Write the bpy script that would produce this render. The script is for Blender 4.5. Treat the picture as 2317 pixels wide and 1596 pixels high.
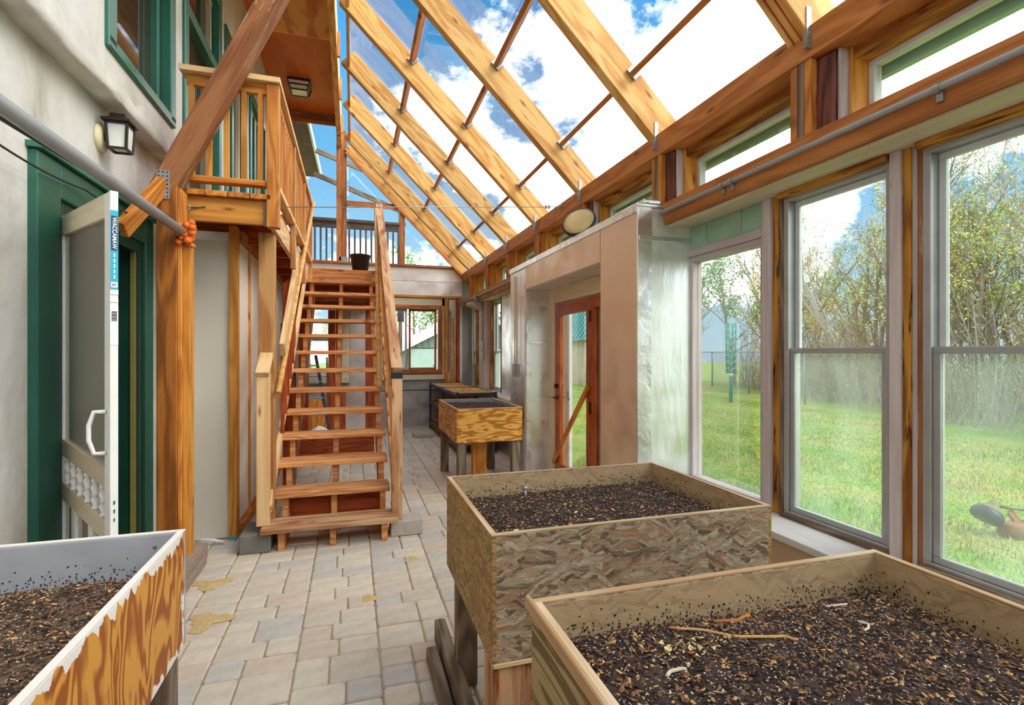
import bpy, bmesh, math, random
from mathutils import Vector, Matrix
for o in list(bpy.data.objects): bpy.data.objects.remove(o, do_unlink=True)
SC = bpy.context.scene
COL = SC.collection
rnd = random.Random(7)

# ------------------------------------------------------------------ camera
cam_d = bpy.data.cameras.new('camera')
cam_d.sensor_fit = 'HORIZONTAL'; cam_d.sensor_width = 36.0
cam_d.lens = 1180.0 / 2317.0 * 36.0
cam_d.clip_start = 0.02; cam_d.clip_end = 500
cam = bpy.data.objects.new('camera', cam_d); COL.objects.link(cam)
cam.location = (0, 0, 1.5)
cam.rotation_euler = (math.radians(90), 0, -math.atan(361.5 / 1180.0))
SC.camera = cam

# ------------------------------------------------------------------ colour / view
vs = SC.view_settings
vs.view_transform = 'Standard'; vs.look = 'None'; vs.gamma = 1.0
vs.exposure = 0.36
vs.use_curve_mapping = False

def lin(v):
    v /= 255.0
    return v / 12.92 if v <= 0.04045 else ((v + 0.055) / 1.055) ** 2.4
def C(r, g, b): return (lin(r), lin(g), lin(b), 1.0)

# ------------------------------------------------------------------ world: blue sky with broken white cloud
SKY_OFFSET = (4.4, 4.9, 9.2)
CLOUD_STRENGTH = 4.0
BLUE_STRENGTH = 0.95
w = bpy.data.worlds.new('sky'); SC.world = w; w.use_nodes = True
nt = w.node_tree; N = nt.nodes; L = nt.links; N.clear()
tc = N.new('ShaderNodeTexCoord')
mp = N.new('ShaderNodeMapping'); mp.inputs['Location'].default_value = SKY_OFFSET
mp.inputs['Scale'].default_value = (1.0, 1.0, 1.5)
L.new(tc.outputs['Generated'], mp.inputs['Vector'])
nz = N.new('ShaderNodeTexNoise'); nz.inputs['Scale'].default_value = 2.6
nz.inputs['Detail'].default_value = 9; nz.inputs['Roughness'].default_value = 0.62
L.new(mp.outputs['Vector'], nz.inputs['Vector'])
cr = N.new('ShaderNodeValToRGB')
cr.color_ramp.elements[0].position = 0.455; cr.color_ramp.elements[0].color = (0, 0, 0, 1)
cr.color_ramp.elements[1].position = 0.57; cr.color_ramp.elements[1].color = (1, 1, 1, 1)
L.new(nz.outputs['Fac'], cr.inputs['Fac'])
sep = N.new('ShaderNodeSeparateXYZ'); L.new(tc.outputs['Generated'], sep.inputs['Vector'])
br = N.new('ShaderNodeValToRGB')                       # blue deepens with height
br.color_ramp.elements[0].position = 0.0; br.color_ramp.elements[0].color = C(196, 226, 244)
br.color_ramp.elements[1].position = 0.62; br.color_ramp.elements[1].color = C(52, 152, 226)
be = br.color_ramp.elements.new(0.34); be.color = C(112, 186, 236)
L.new(sep.outputs['Z'], br.inputs['Fac'])
bb = N.new('ShaderNodeBackground'); bb.inputs['Strength'].default_value = BLUE_STRENGTH
L.new(br.outputs['Color'], bb.inputs['Color'])
bc = N.new('ShaderNodeBackground'); bc.inputs['Color'].default_value = (1.0, 0.985, 0.96, 1)
bc.inputs['Strength'].default_value = CLOUD_STRENGTH
mx = N.new('ShaderNodeMixShader')
L.new(cr.outputs['Color'], mx.inputs['Fac']); L.new(bb.outputs[0], mx.inputs[1]); L.new(bc.outputs[0], mx.inputs[2])
out = N.new('ShaderNodeOutputWorld'); L.new(mx.outputs[0], out.inputs['Surface'])

# sun veiled by thin cloud: very soft
SUN_STRENGTH = 2.6
sd = bpy.data.lights.new('sun', 'SUN'); sd.energy = SUN_STRENGTH; sd.angle = math.radians(35)
sd.color = (1.0, 0.95, 0.86)
sun = bpy.data.objects.new('sun', sd); COL.objects.link(sun)
sun.rotation_euler = (math.radians(28), math.radians(38), 0)

# ------------------------------------------------------------------ materials
MATS = {}
def newmat(name):
    m = bpy.data.materials.new(name); m.use_nodes = True
    MATS[name] = m
    nt = m.node_tree
    return m, nt.nodes, nt.links, nt.nodes['Principled BSDF']
def plain(name, col, rough=0.5, metal=0.0, var=0.12, scale=6.0, bump=0.0, spec=0.5):
    m, N, L, P = newmat(name)
    P.inputs['Roughness'].default_value = rough; P.inputs['Metallic'].default_value = metal
    P.inputs['Specular IOR Level'].default_value = spec
    t = N.new('ShaderNodeTexCoord'); n = N.new('ShaderNodeTexNoise')
    n.inputs['Scale'].default_value = scale; n.inputs['Detail'].default_value = 6
    L.new(t.outputs['Object'], n.inputs['Vector'])
    r = N.new('ShaderNodeValToRGB')
    r.color_ramp.elements[0].position = 0.3; r.color_ramp.elements[1].position = 0.7
    r.color_ramp.elements[0].color = tuple(c * (1 - var) for c in col[:3]) + (1,)
    r.color_ramp.elements[1].color = tuple(min(1, c * (1 + var * .6)) for c in col[:3]) + (1,)
    L.new(n.outputs['Fac'], r.inputs['Fac']); L.new(r.outputs['Color'], P.inputs['Base Color'])
    if bump:
        b = N.new('ShaderNodeBump'); b.inputs['Strength'].default_value = bump; b.inputs['Distance'].default_value = 0.01
        L.new(n.outputs['Fac'], b.inputs['Height']); L.new(b.outputs['Normal'], P.inputs['Normal'])
    return m
def wood(name, light, dark, knot=None, rough=0.6, gx=1.1, gy=16.0, contour=10.0, cmix=0.45, bump=0.12, spot=None, spotcut=0.6):
    """grain runs along local X; contour = cathedral figure, fine noise = fibres, optional knots and stains"""
    m, N, L, P = newmat(name)
    P.inputs['Roughness'].default_value = rough; P.inputs['Specular IOR Level'].default_value = 0.3
    t = N.new('ShaderNodeTexCoord'); oi = N.new('ShaderNodeObjectInfo')
    mul = N.new('ShaderNodeMath'); mul.operation = 'MULTIPLY'; mul.inputs[1].default_value = 57.0
    L.new(oi.outputs['Random'], mul.inputs[0])
    ad = N.new('ShaderNodeVectorMath'); ad.operation = 'ADD'
    L.new(t.outputs['Object'], ad.inputs[0]); L.new(mul.outputs[0], ad.inputs[1])
    m1 = N.new('ShaderNodeMapping'); m1.inputs['Scale'].default_value = (gx * 0.7, gy * 0.32, gy * 0.32)
    L.new(ad.outputs[0], m1.inputs['Vector'])
    n1 = N.new('ShaderNodeTexNoise'); n1.inputs['Scale'].default_value = 1.0; n1.inputs['Detail'].default_value = 2.5
    n1.inputs['Distortion'].default_value = 0.35
    L.new(m1.outputs[0], n1.inputs['Vector'])
    k = N.new('ShaderNodeMath'); k.operation = 'MULTIPLY'; k.inputs[1].default_value = contour * 6.28
    L.new(n1.outputs['Fac'], k.inputs[0])
    sn = N.new('ShaderNodeMath'); sn.operation = 'SINE'; L.new(k.outputs[0], sn.inputs[0])
    s2 = N.new('ShaderNodeMath'); s2.operation = 'MULTIPLY_ADD'; s2.inputs[1].default_value = 0.5; s2.inputs[2].default_value = 0.5
    L.new(sn.outputs[0], s2.inputs[0])
    m2 = N.new('ShaderNodeMapping'); m2.inputs['Scale'].default_value = (gx * 3, gy * 6, gy * 6)
    L.new(ad.outputs[0], m2.inputs['Vector'])
    n2 = N.new('ShaderNodeTexNoise'); n2.inputs['Scale'].default_value = 1.0; n2.inputs['Detail'].default_value = 4
    L.new(m2.outputs[0], n2.inputs['Vector'])
    mixf = N.new('ShaderNodeMix'); mixf.data_type = 'FLOAT'; mixf.inputs[0].default_value = cmix
    L.new(n2.outputs['Fac'], mixf.inputs[2]); L.new(s2.outputs[0], mixf.inputs[3])
    r = N.new('ShaderNodeValToRGB')
    r.color_ramp.elements[0].position = 0.22; r.color_ramp.elements[0].color = dark
    r.color_ramp.elements[1].position = 0.68; r.color_ramp.elements[1].color = light
    L.new(mixf.outputs[0], r.inputs['Fac'])
    last = r.outputs['Color']
    # broad tone variation per board and along it
    hv = N.new('ShaderNodeHueSaturation'); hv.inputs['Saturation'].default_value = 1.0
    mr = N.new('ShaderNodeMapRange'); mr.inputs[3].default_value = 0.82; mr.inputs[4].default_value = 1.14
    L.new(oi.outputs['Random'], mr.inputs[0]); L.new(mr.outputs[0], hv.inputs['Value']); L.new(last, hv.inputs['Color'])
    last = hv.outputs['Color']
    if knot:
        m3 = N.new('ShaderNodeMapping'); m3.inputs['Scale'].default_value = (1.5, 4.6, 4.6); L.new(ad.outputs[0], m3.inputs['Vector'])
        v = N.new('ShaderNodeTexVoronoi'); v.voronoi_dimensions = '2D'; v.inputs['Scale'].default_value = 1.0; L.new(m3.outputs[0], v.inputs['Vector'])
        kr = N.new('ShaderNodeValToRGB')
        kr.color_ramp.elements[0].position = 0.02; kr.color_ramp.elements[0].color = (.85, .85, .85, 1)
        kr.color_ramp.elements[1].position = 0.085; kr.color_ramp.elements[1].color = (0, 0, 0, 1)
        L.new(v.outputs['Distance'], kr.inputs['Fac'])
        mk = N.new('ShaderNodeMix'); mk.data_type = 'RGBA'
        L.new(kr.outputs['Color'], mk.inputs[0]); L.new(last, mk.inputs[6]); mk.inputs[7].default_value = knot
        last = mk.outputs[2]
    if spot:
        m4 = N.new('ShaderNodeMapping'); m4.inputs['Scale'].default_value = (2.6, 26, 26); L.new(ad.outputs[0], m4.inputs['Vector'])
        n4 = N.new('ShaderNodeTexNoise'); n4.inputs['Scale'].default_value = 1.3; n4.inputs['Detail'].default_value = 7
        n4.inputs['Roughness'].default_value = 0.65
        L.new(m4.outputs[0], n4.inputs['Vector'])
        sr = N.new('ShaderNodeValToRGB')
        sr.color_ramp.elements[0].position = spotcut - 0.03; sr.color_ramp.elements[0].color = (0, 0, 0, 1)
        sr.color_ramp.elements[1].position = spotcut + 0.03; sr.color_ramp.elements[1].color = (1, 1, 1, 1)
        L.new(n4.outputs['Fac'], sr.inputs['Fac'])
        mk = N.new('ShaderNodeMix'); mk.data_type = 'RGBA'
        L.new(sr.outputs['Color'], mk.inputs[0]); L.new(last, mk.inputs[6]); mk.inputs[7].default_value = spot
        last = mk.outputs[2]
    L.new(last, P.inputs['Base Color'])
    b = N.new('ShaderNodeBump'); b.inputs['Strength'].default_value = bump; b.inputs['Distance'].default_value = 0.004
    L.new(n2.outputs['Fac'], b.inputs['Height']); L.new(b.outputs['Normal'], P.inputs['Normal'])
    return m
def osb(name, cols, rough=0.7):
    m, N, L, P = newmat(name)
    P.inputs['Roughness'].default_value = rough
    t = N.new('ShaderNodeTexCoord')
    nd = N.new('ShaderNodeTexNoise'); nd.inputs['Scale'].default_value = 22; L.new(t.outputs['Object'], nd.inputs['Vector'])
    va = N.new('ShaderNodeVectorMath'); va.operation = 'MULTIPLY_ADD'; va.inputs[1].default_value = (0.02, 0.02, 0.02)
    L.new(nd.outputs['Color'], va.inputs[0]); L.new(t.outputs['Object'], va.inputs[2])
    layers = []
    for ang, sx, sy in ((0.08, 9, 80), (-0.4, 8, 90), (0.6, 10, 75)):
        mp = N.new('ShaderNodeMapping'); mp.inputs['Rotation'].default_value = (0, 0, ang); 
        L.new(va.outputs[0], mp.inputs['Vector'])
        m2 = N.new('ShaderNodeMapping'); m2.inputs['Scale'].default_value = (sx, sy, sx); L.new(mp.outputs[0], m2.inputs['Vector'])
        v = N.new('ShaderNodeTexVoronoi'); v.inputs['Scale'].default_value = 1.0; L.new(m2.outputs[0], v.inputs['Vector'])
        layers.append((v, m2))
    sel = N.new('ShaderNodeTexVoronoi'); sel.inputs['Scale'].default_value = 26; L.new(va.outputs[0], sel.inputs['Vector'])
    sepc = N.new('ShaderNodeSeparateColor'); L.new(sel.outputs['Color'], sepc.inputs[0])
    def step(src, th):
        g = N.new('ShaderNodeMath'); g.operation = 'GREATER_THAN'; g.inputs[1].default_value = th; L.new(src, g.inputs[0]); return g.outputs[0]
    a1 = N.new('ShaderNodeMix'); a1.data_type = 'RGBA'; L.new(step(sepc.outputs[0], 0.5), a1.inputs[0])
    L.new(layers[0][0].outputs['Color'], a1.inputs[6]); L.new(layers[1][0].outputs['Color'], a1.inputs[7])
    a2 = N.new('ShaderNodeMix'); a2.data_type = 'RGBA'; L.new(step(sepc.outputs[1], 0.72), a2.inputs[0])
    L.new(a1.outputs[2], a2.inputs[6]); L.new(layers[2][0].outputs['Color'], a2.inputs[7])
    s3 = N.new('ShaderNodeSeparateColor'); L.new(a2.outputs[2], s3.inputs[0])
    fib = N.new('ShaderNodeTexNoise'); fib.inputs['Scale'].default_value = 3.0; fib.inputs['Detail'].default_value = 3
    L.new(layers[0][1].outputs[0], fib.inputs['Vector'])
    mm = N.new('ShaderNodeMix'); mm.data_type = 'FLOAT'; mm.inputs[0].default_value = 0.4
    L.new(s3.outputs[0], mm.inputs[2]); L.new(fib.outputs['Fac'], mm.inputs[3])
    r = N.new('ShaderNodeValToRGB'); r.color_ramp.interpolation = 'LINEAR'
    els = r.color_ramp.elements
    els[0].position = 0.12; els[0].color = cols[0]; els[1].position = 0.88; els[1].color = cols[-1]
    for i, c in enumerate(cols[1:-1]):
        e = els.new(0.12 + 0.76 * (i + 1) / (len(cols) - 1)); e.color = c
    L.new(mm.outputs[0], r.inputs['Fac']); L.new(r.outputs['Color'], P.inputs['Base Color'])
    b = N.new('ShaderNodeBump'); b.inputs['Strength'].default_value = 0.35; b.inputs['Distance'].default_value = 0.004
    L.new(mm.outputs[0], b.inputs['Height']); L.new(b.outputs['Normal'], P.inputs['Normal'])
    return m
def foil(name, col, rough=0.25, bump=0.5, scale=(2.0, 2.0, 7.0), metal=0.95):
    m, N, L, P = newmat(name)
    P.inputs['Metallic'].default_value = metal
    t = N.new('ShaderNodeTexCoord'); mp = N.new('ShaderNodeMapping'); mp.inputs['Scale'].default_value = scale
    L.new(t.outputs['Object'], mp.inputs['Vector'])
    n = N.new('ShaderNodeTexNoise'); n.inputs['Scale'].default_value = 1.6; n.inputs['Detail'].default_value = 4
    n.inputs['Distortion'].default_value = 0.3
    L.new(mp.outputs[0], n.inputs['Vector'])
    b = N.new('ShaderNodeBump'); b.inputs['Strength'].default_value = bump; b.inputs['Distance'].default_value = 0.02
    L.new(n.outputs['Fac'], b.inputs['Height']); L.new(b.outputs['Normal'], P.inputs['Normal'])
    n2 = N.new('ShaderNodeTexNoise'); n2.inputs['Scale'].default_value = 4; n2.inputs['Detail'].default_value = 5
    L.new(t.outputs['Object'], n2.inputs['Vector'])
    mr = N.new('ShaderNodeMapRange'); mr.inputs[1].default_value = 0.3; mr.inputs[2].default_value = 0.7
    mr.inputs[3].default_value = rough * 0.7; mr.inputs[4].default_value = rough * 1.5
    L.new(n2.outputs['Fac'], mr.inputs[0]); L.new(mr.outputs[0], P.inputs['Roughness'])
    r = N.new('ShaderNodeValToRGB')
    r.color_ramp.elements[0].position = 0.3; r.color_ramp.elements[0].color = tuple(c * 0.86 for c in col[:3]) + (1,)
    r.color_ramp.elements[1].position = 0.7; r.color_ramp.elements[1].color = col
    L.new(n2.outputs['Fac'], r.inputs['Fac']); L.new(r.outputs['Color'], P.inputs['Base Color'])
    return m
def glass(name, tint=(0.97, 0.99, 0.98, 1), refl=0.10, haze=0.0, hazecol=(0.8, 0.85, 0.85, 1)):
    """thin pane: light goes straight through, a little mirror reflection, optional dust film"""
    m = bpy.data.materials.new(name); m.use_nodes = True; MATS[name] = m
    nt = m.node_tree; N = nt.nodes; L = nt.links; N.clear()
    tr = N.new('ShaderNodeBsdfTransparent'); tr.inputs['Color'].default_value = tint
    gl = N.new('ShaderNodeBsdfGlossy'); gl.inputs['Roughness'].default_value = 0.01
    lw = N.new('ShaderNodeLayerWeight'); lw.inputs['Blend'].default_value = 0.25
    mr = N.new('ShaderNodeMapRange'); mr.inputs[3].default_value = refl * 0.4; mr.inputs[4].default_value = refl * 5
    L.new(lw.outputs['Fresnel'], mr.inputs[0])
    mx = N.new('ShaderNodeMixShader'); L.new(mr.outputs[0], mx.inputs[0]); L.new(tr.outputs[0], mx.inputs[1]); L.new(gl.outputs[0], mx.inputs[2])
    o = N.new('ShaderNodeOutputMaterial'); last = mx.outputs[0]
    if haze:
        df = N.new('ShaderNodeBsdfTranslucent'); df.inputs['Color'].default_value = hazecol
        t = N.new('ShaderNodeTexCoord'); n = N.new('ShaderNodeTexNoise'); n.inputs['Scale'].default_value = 2.2; n.inputs['Detail'].default_value = 5
        mp = N.new('ShaderNodeMapping'); mp.inputs['Scale'].default_value = (1, 2.5, 1); L.new(t.outputs['Object'], mp.inputs['Vector']); L.new(mp.outputs[0], n.inputs['Vector'])
        m2 = N.new('ShaderNodeMapRange'); m2.inputs[1].default_value = 0.3; m2.inputs[2].default_value = 0.75; m2.inputs[3].default_value = haze * 0.35; m2.inputs[4].default_value = haze * 1.6
        L.new(n.outputs['Fac'], m2.inputs[0])
        mh = N.new('ShaderNodeMixShader'); L.new(m2.outputs[0], mh.inputs[0]); L.new(last, mh.inputs[1]); L.new(df.outputs[0], mh.inputs[2]); last = mh.outputs[0]
    L.new(last, o.inputs['Surface'])
    return m

wood('pine_rafter', C(226, 182, 112), C(196, 138, 66), knot=C(120, 66, 30), spot=C(172, 112, 50), spotcut=0.64, rough=0.55, contour=7)
wood('cedar_beam', C(204, 134, 74), C(172, 102, 50), knot=C(96, 54, 28), contour=7, cmix=.4)
wood('deck_orange', C(214, 142, 62), C(176, 100, 34), knot=C(120, 62, 24), contour=8)
wood('fir_post', C(206, 156, 98), C(172, 112, 60), knot=C(110, 64, 32), contour=6)
wood('stain_post', C(166, 100, 36), C(116, 64, 20), knot=C(80, 42, 14), spot=C(140, 110, 60), spotcut=0.68, contour=6)
wood('stud_yellow', C(214, 150, 66), C(186, 116, 40), knot=C(110, 58, 24), contour=6)
wood('old_strut', C(170, 112, 72), C(130, 78, 46), spot=C(176, 164, 132), spotcut=0.62, contour=5, cmix=.35, rough=0.75)
wood('red_fir', C(170, 78, 34), C(128, 50, 20), contour=10)
wood('stair_wood', C(218, 158, 102), C(180, 116, 66), knot=C(110, 62, 32), spot=C(160, 122, 90), spotcut=0.63, contour=8)
wood('stair_worn', C(212, 170, 128), C(164, 114, 76), spot=C(140, 70, 36), spotcut=0.6, contour=5, rough=0.75)
wood('rail_pole', C(228, 178, 104), C(200, 144, 74), contour=5, rough=0.4)
wood('pale_board', C(228, 190, 140), C(204, 160, 106), knot=C(150, 92, 50), contour=6)
wood('grey_wood', C(142, 124, 106), C(98, 80, 66), contour=7, rough=0.85, spot=C(160, 104, 60), spotcut=0.66)
wood('dark_deck', C(92, 80, 82), C(62, 54, 58), contour=7, rough=0.8)
wood('red_wood', C(126, 74, 64), C(84, 46, 40), contour=6, spot=C(50, 28, 22), spotcut=0.66)
wood('ply_stained', C(218, 154, 62), C(160, 84, 18), gx=9, gy=7, contour=10, cmix=0.78, rough=0.45)
wood('ply_yellow', C(216, 166, 80), C(166, 104, 36), gx=4.0, gy=40, contour=5, cmix=0.8, rough=0.5)
wood('ply_grey', C(176, 158, 112), C(120, 98, 62), gx=2.0, gy=46, contour=6, cmix=0.8, rough=0.8)
wood('ply_ceiling', C(244, 176, 80), C(206, 112, 34), gx=0.9, gy=6, contour=5, cmix=0.7, rough=0.45)
wood('door_stain', C(176, 84, 30), C(140, 58, 18), contour=8, rough=0.35)
wood('window_wood', C(176, 108, 58), C(136, 76, 36), contour=8, rough=0.4)
wood('rot_trim', C(196, 138, 52), C(130, 72, 22), spot=C(66, 34, 14), spotcut=0.6, contour=6)
wood('white_trim', C(206, 196, 196), C(180, 166, 166), spot=C(150, 126, 104), spotcut=0.68, contour=3, cmix=0.25, rough=0.6)
wood('cream_trim', C(214, 202, 176), C(196, 180, 150), contour=3, cmix=0.25, rough=0.55)
wood('white_sill', C(224, 222, 222), C(204, 200, 200), spot=C(150, 130, 110), spotcut=0.72, contour=2, cmix=0.2)
osb('osb_outer', [C(64, 54, 44), C(116, 98, 76), C(168, 150, 124), C(144, 100, 62), C(184, 172, 148), C(112, 106, 98)])
osb('osb_side', [C(86, 74, 44), C(150, 122, 70), C(176, 148, 90), C(150, 90, 40), C(120, 110, 74)])
osb('osb_inner', [C(150, 124, 92), C(176, 150, 114), C(186, 160, 122), C(168, 142, 106)])
wood('board_edge', C(226, 204, 168), C(190, 150, 104), contour=4)
foil('foil', (0.88, 0.88, 0.89, 1), 0.32, 0.06)
foil('foil_warm', (0.86, 0.68, 0.52, 1), 0.42, 0.22, metal=0.75)  # tan tint puts the reflection of orange timber into the foil colour
foil('foil_white', (0.88, 0.91, 0.89, 1), 0.42, 0.35, metal=0.8)
foil('foil_tape', (0.90, 0.90, 0.90, 1), 0.3, 0.3, scale=(6, 6, 12))
foil('foil_dull', (0.55, 0.54, 0.56, 1), 0.38, 0.4)
plain('steel', C(170, 172, 176), 0.35, 0.9)
plain('galv', C(168, 170, 172), 0.42, 0.85, var=.2, scale=30)
plain('alu', C(178, 182, 184), 0.45, 0.6)
plain('alu_white', C(206, 212, 212), 0.5, 0.1)
plain('pvc_grey', C(158, 162, 166), 0.5)
plain('black', C(28, 26, 30), 0.5)
plain('cable_black', C(46, 38, 42), 0.45)
plain('dark_metal', C(60, 62, 74), 0.45, 0.4)
plain('bronze', C(62, 50, 48), 0.4, 0.5)
plain('brass', C(190, 150, 70), 0.3, 0.9)
plain('lamp_glass', C(232, 234, 230), 0.15)
plain('cream', C(226, 214, 176), 0.5)
plain('green_paint', C(40, 96, 78), 0.38, var=.2, scale=3)
plain('green_dark', C(16, 66, 52), 0.4, var=.25, scale=3)
plain('green_trim', C(48, 112, 94), 0.35, var=.2, scale=3)
plain('white_paint', C(232, 232, 228), 0.45, var=.05)
plain('white_panel', C(222, 214, 200), 0.6, var=.05, scale=2)
plain('panel_green', C(150, 186, 160), 0.55, var=.18, scale=3)
plain('tan_panel', C(196, 170, 138), 0.6, var=.1)
plain('grey_panel', C(150, 152, 150), 0.6, var=.1)
plain('bed_grey', C(160, 164, 172), 0.6, var=.12, scale=8)
plain('chip_paint', C(232, 226, 218), 0.6, var=.06)
plain('terracotta', C(176, 92, 58), 0.7)
plain('orange_foam', C(222, 112, 34), 0.8, var=.3, scale=40, bump=.6)
plain('purple_black', C(44, 38, 52), 0.4)
plain('concrete', C(186, 180, 168), 0.9, var=.14, scale=20, bump=.3)
plain('concrete_dark', C(120, 118, 112), 0.9, var=.14, scale=20, bump=.3)
plain('brick_red', C(158, 138, 122), 0.9, var=.2, scale=20, bump=.3)
plain('sand', C(206, 176, 120), 0.95, var=.2, scale=60, bump=.4)
plain('paver_sand', C(176, 160, 128), 0.95, var=.25, scale=40, bump=.4)
for nm, col in (('paver_buff', C(206, 193, 174)), ('paver_pink', C(208, 189, 170)), ('paver_grey', C(196, 189, 178)), ('paver_cream', C(212, 200, 180))):
    plain(nm, col, 0.85, var=.13, scale=14, bump=.25)
plain('soil', C(62, 46, 40), 0.95, var=.5, scale=40, bump=.8)
plain('soil_light', C(92, 72, 54), 0.95, var=.5, scale=45, bump=.8)
plain('chip_bark', C(130, 92, 62), 0.9, var=.4, scale=30)
plain('chip_dark', C(48, 36, 32), 0.95, var=.4, scale=30)
plain('chip_white', C(214, 206, 190), 0.9, var=.1)
plain('dry_stem', C(206, 160, 96), 0.8, var=.2, scale=30)
plain('root_white', C(220, 208, 186), 0.8)
plain('crumb', C(232, 216, 160), 0.85, var=.15, scale=30)
plain('dead_orange', C(196, 120, 50), 0.8, var=.3, scale=30)
plain('plastic_white', C(232, 234, 238), 0.4, var=.06)
plain('print_black', C(24, 24, 30), 0.5)
plain('sticker_teal', C(40, 168, 196), 0.4, var=.03)
plain('sticker_navy', C(28, 44, 92), 0.4, var=.03)
plain('mark_green', C(40, 110, 70), 0.6)
plain('tan_disc', C(222, 200, 140), 0.7, var=.1)
plain('bark', C(140, 124, 112), 0.9, var=.3, scale=10, bump=.5)
plain('bark_pale', C(176, 168, 158), 0.9, var=.25, scale=10, bump=.4)
plain('twig', C(160, 140, 122), 0.9, var=.25, scale=3)
plain('fence_wire', C(128, 142, 138), 0.5, 0.5)
plain('fence_green', C(70, 120, 104), 0.5, 0.2)
plain('dryer_green', C(34, 146, 132), 0.45)
plain('rope', C(200, 212, 208), 0.6)
plain('shed_wall', C(214, 204, 182), 0.7, var=.08)
plain('shed_roof', C(54, 138, 134), 0.4, 0.2, var=.08)
plain('barn_panel', C(176, 196, 196), 0.7, var=.08)
plain('barn_siding', C(120, 132, 136), 0.8, var=.15)
plain('roof_white', C(232, 236, 238), 0.6, var=.04)
plain('soffit', C(96, 66, 52), 0.8, var=.25, scale=4)
plain('trim_yellow', C(150, 140, 74), 0.5)
plain('trim_orange', C(150, 104, 64), 0.7, var=.3, scale=12)
plain('tool_olive', C(120, 120, 72), 0.6, var=.3, scale=10)  # even olive tone of the trimmer gear case and shaft
def leafmat(name, col):
    m, N, L, P = newmat(name)
    P.inputs['Roughness'].default_value = 0.6
    oi = N.new('ShaderNodeNewGeometry')
    hv = N.new('ShaderNodeHueSaturation'); hv.inputs['Color'].default_value = col
    mr = N.new('ShaderNodeMapRange'); mr.inputs[3].default_value = 0.65; mr.inputs[4].default_value = 1.35
    L.new(oi.outputs['Random Per Island'], mr.inputs[0]); L.new(mr.outputs[0], hv.inputs['Value'])
    mr2 = N.new('ShaderNodeMapRange'); mr2.inputs[3].default_value = 0.47; mr2.inputs[4].default_value = 0.53
    L.new(oi.outputs['Random Per Island'], mr2.inputs[0]); L.new(mr2.outputs[0], hv.inputs['Hue'])
    L.new(hv.outputs['Color'], P.inputs['Base Color'])
    try: P.inputs['Transmission Weight'].default_value = 0.0
    except Exception: pass
    return m
leafmat('leaf_green', C(150, 182, 96)); leafmat('leaf_yellow', C(206, 190, 100)); leafmat('leaf_dark', C(104, 150, 92))
leafmat('grass_blade', C(116, 152, 62)); leafmat('grass_dry', C(182, 170, 104))
def lawn():
    m, N, L, P = newmat('lawn')
    P.inputs['Roughness'].default_value = 0.95; P.inputs['Specular IOR Level'].default_value = 0.1
    t = N.new('ShaderNodeTexCoord')
    a = N.new('ShaderNodeTexNoise'); a.inputs['Scale'].default_value = 0.8; a.inputs['Detail'].default_value = 8; a.inputs['Roughness'].default_value = .65
    L.new(t.outputs['Object'], a.inputs['Vector'])
    r = N.new('ShaderNodeValToRGB'); e = r.color_ramp.elements
    e[0].position = 0.28; e[0].color = C(138, 116, 86); e[1].position = 0.66; e[1].color = C(104, 142, 52)
    x = e.new(0.42); x.color = C(160, 160, 86); x = e.new(0.54); x.color = C(126, 158, 66)
    L.new(a.outputs['Fac'], r.inputs['Fac'])
    b = N.new('ShaderNodeTexNoise'); b.inputs['Scale'].default_value = 55; b.inputs['Detail'].default_value = 4
    L.new(t.outputs['Object'], b.inputs['Vector'])
    hv = N.new('ShaderNodeHueSaturation'); mr = N.new('ShaderNodeMapRange'); mr.inputs[1].default_value = .3; mr.inputs[2].default_value = .7; mr.inputs[3].default_value = .6; mr.inputs[4].default_value = 1.3
    L.new(b.outputs['Fac'], mr.inputs[0]); L.new(mr.outputs[0], hv.inputs['Value']); L.new(r.outputs['Color'], hv.inputs['Color'])
    L.new(hv.outputs['Color'], P.inputs['Base Color'])
lawn()
def stucco():
    m, N, L, P = newmat('stucco')
    P.inputs['Roughness'].default_value = 0.9
    t = N.new('ShaderNodeTexCoord')
    a = N.new('ShaderNodeTexNoise'); a.inputs['Scale'].default_value = 1.7; a.inputs['Detail'].default_value = 9; a.inputs['Roughness'].default_value = .62; a.inputs['Distortion'].default_value = .4
    mp = N.new('ShaderNodeMapping'); mp.inputs['Scale'].default_value = (1, 1.2, .6); L.new(t.outputs['Object'], mp.inputs['Vector']); L.new(mp.outputs[0], a.inputs['Vector'])
    r = N.new('ShaderNodeValToRGB'); e = r.color_ramp.elements
    e[0].position = 0.28; e[0].color = C(168, 162, 150); e[1].position = 0.66; e[1].color = C(226, 224, 220)
    x = e.new(0.44); x.color = C(204, 200, 192)
    L.new(a.outputs['Fac'], r.inputs['Fac']); L.new(r.outputs['Color'], P.inputs['Base Color'])
    n = N.new('ShaderNodeTexNoise'); n.inputs['Scale'].default_value = 14; n.inputs['Detail'].default_value = 8; L.new(t.outputs['Object'], n.inputs['Vector'])
    b = N.new('ShaderNodeBump'); b.inputs['Strength'].default_value = .35; b.inputs['Distance'].default_value = .02
    L.new(n.outputs['Fac'], b.inputs['Height']); L.new(b.outputs['Normal'], P.inputs['Normal'])
stucco()
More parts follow.
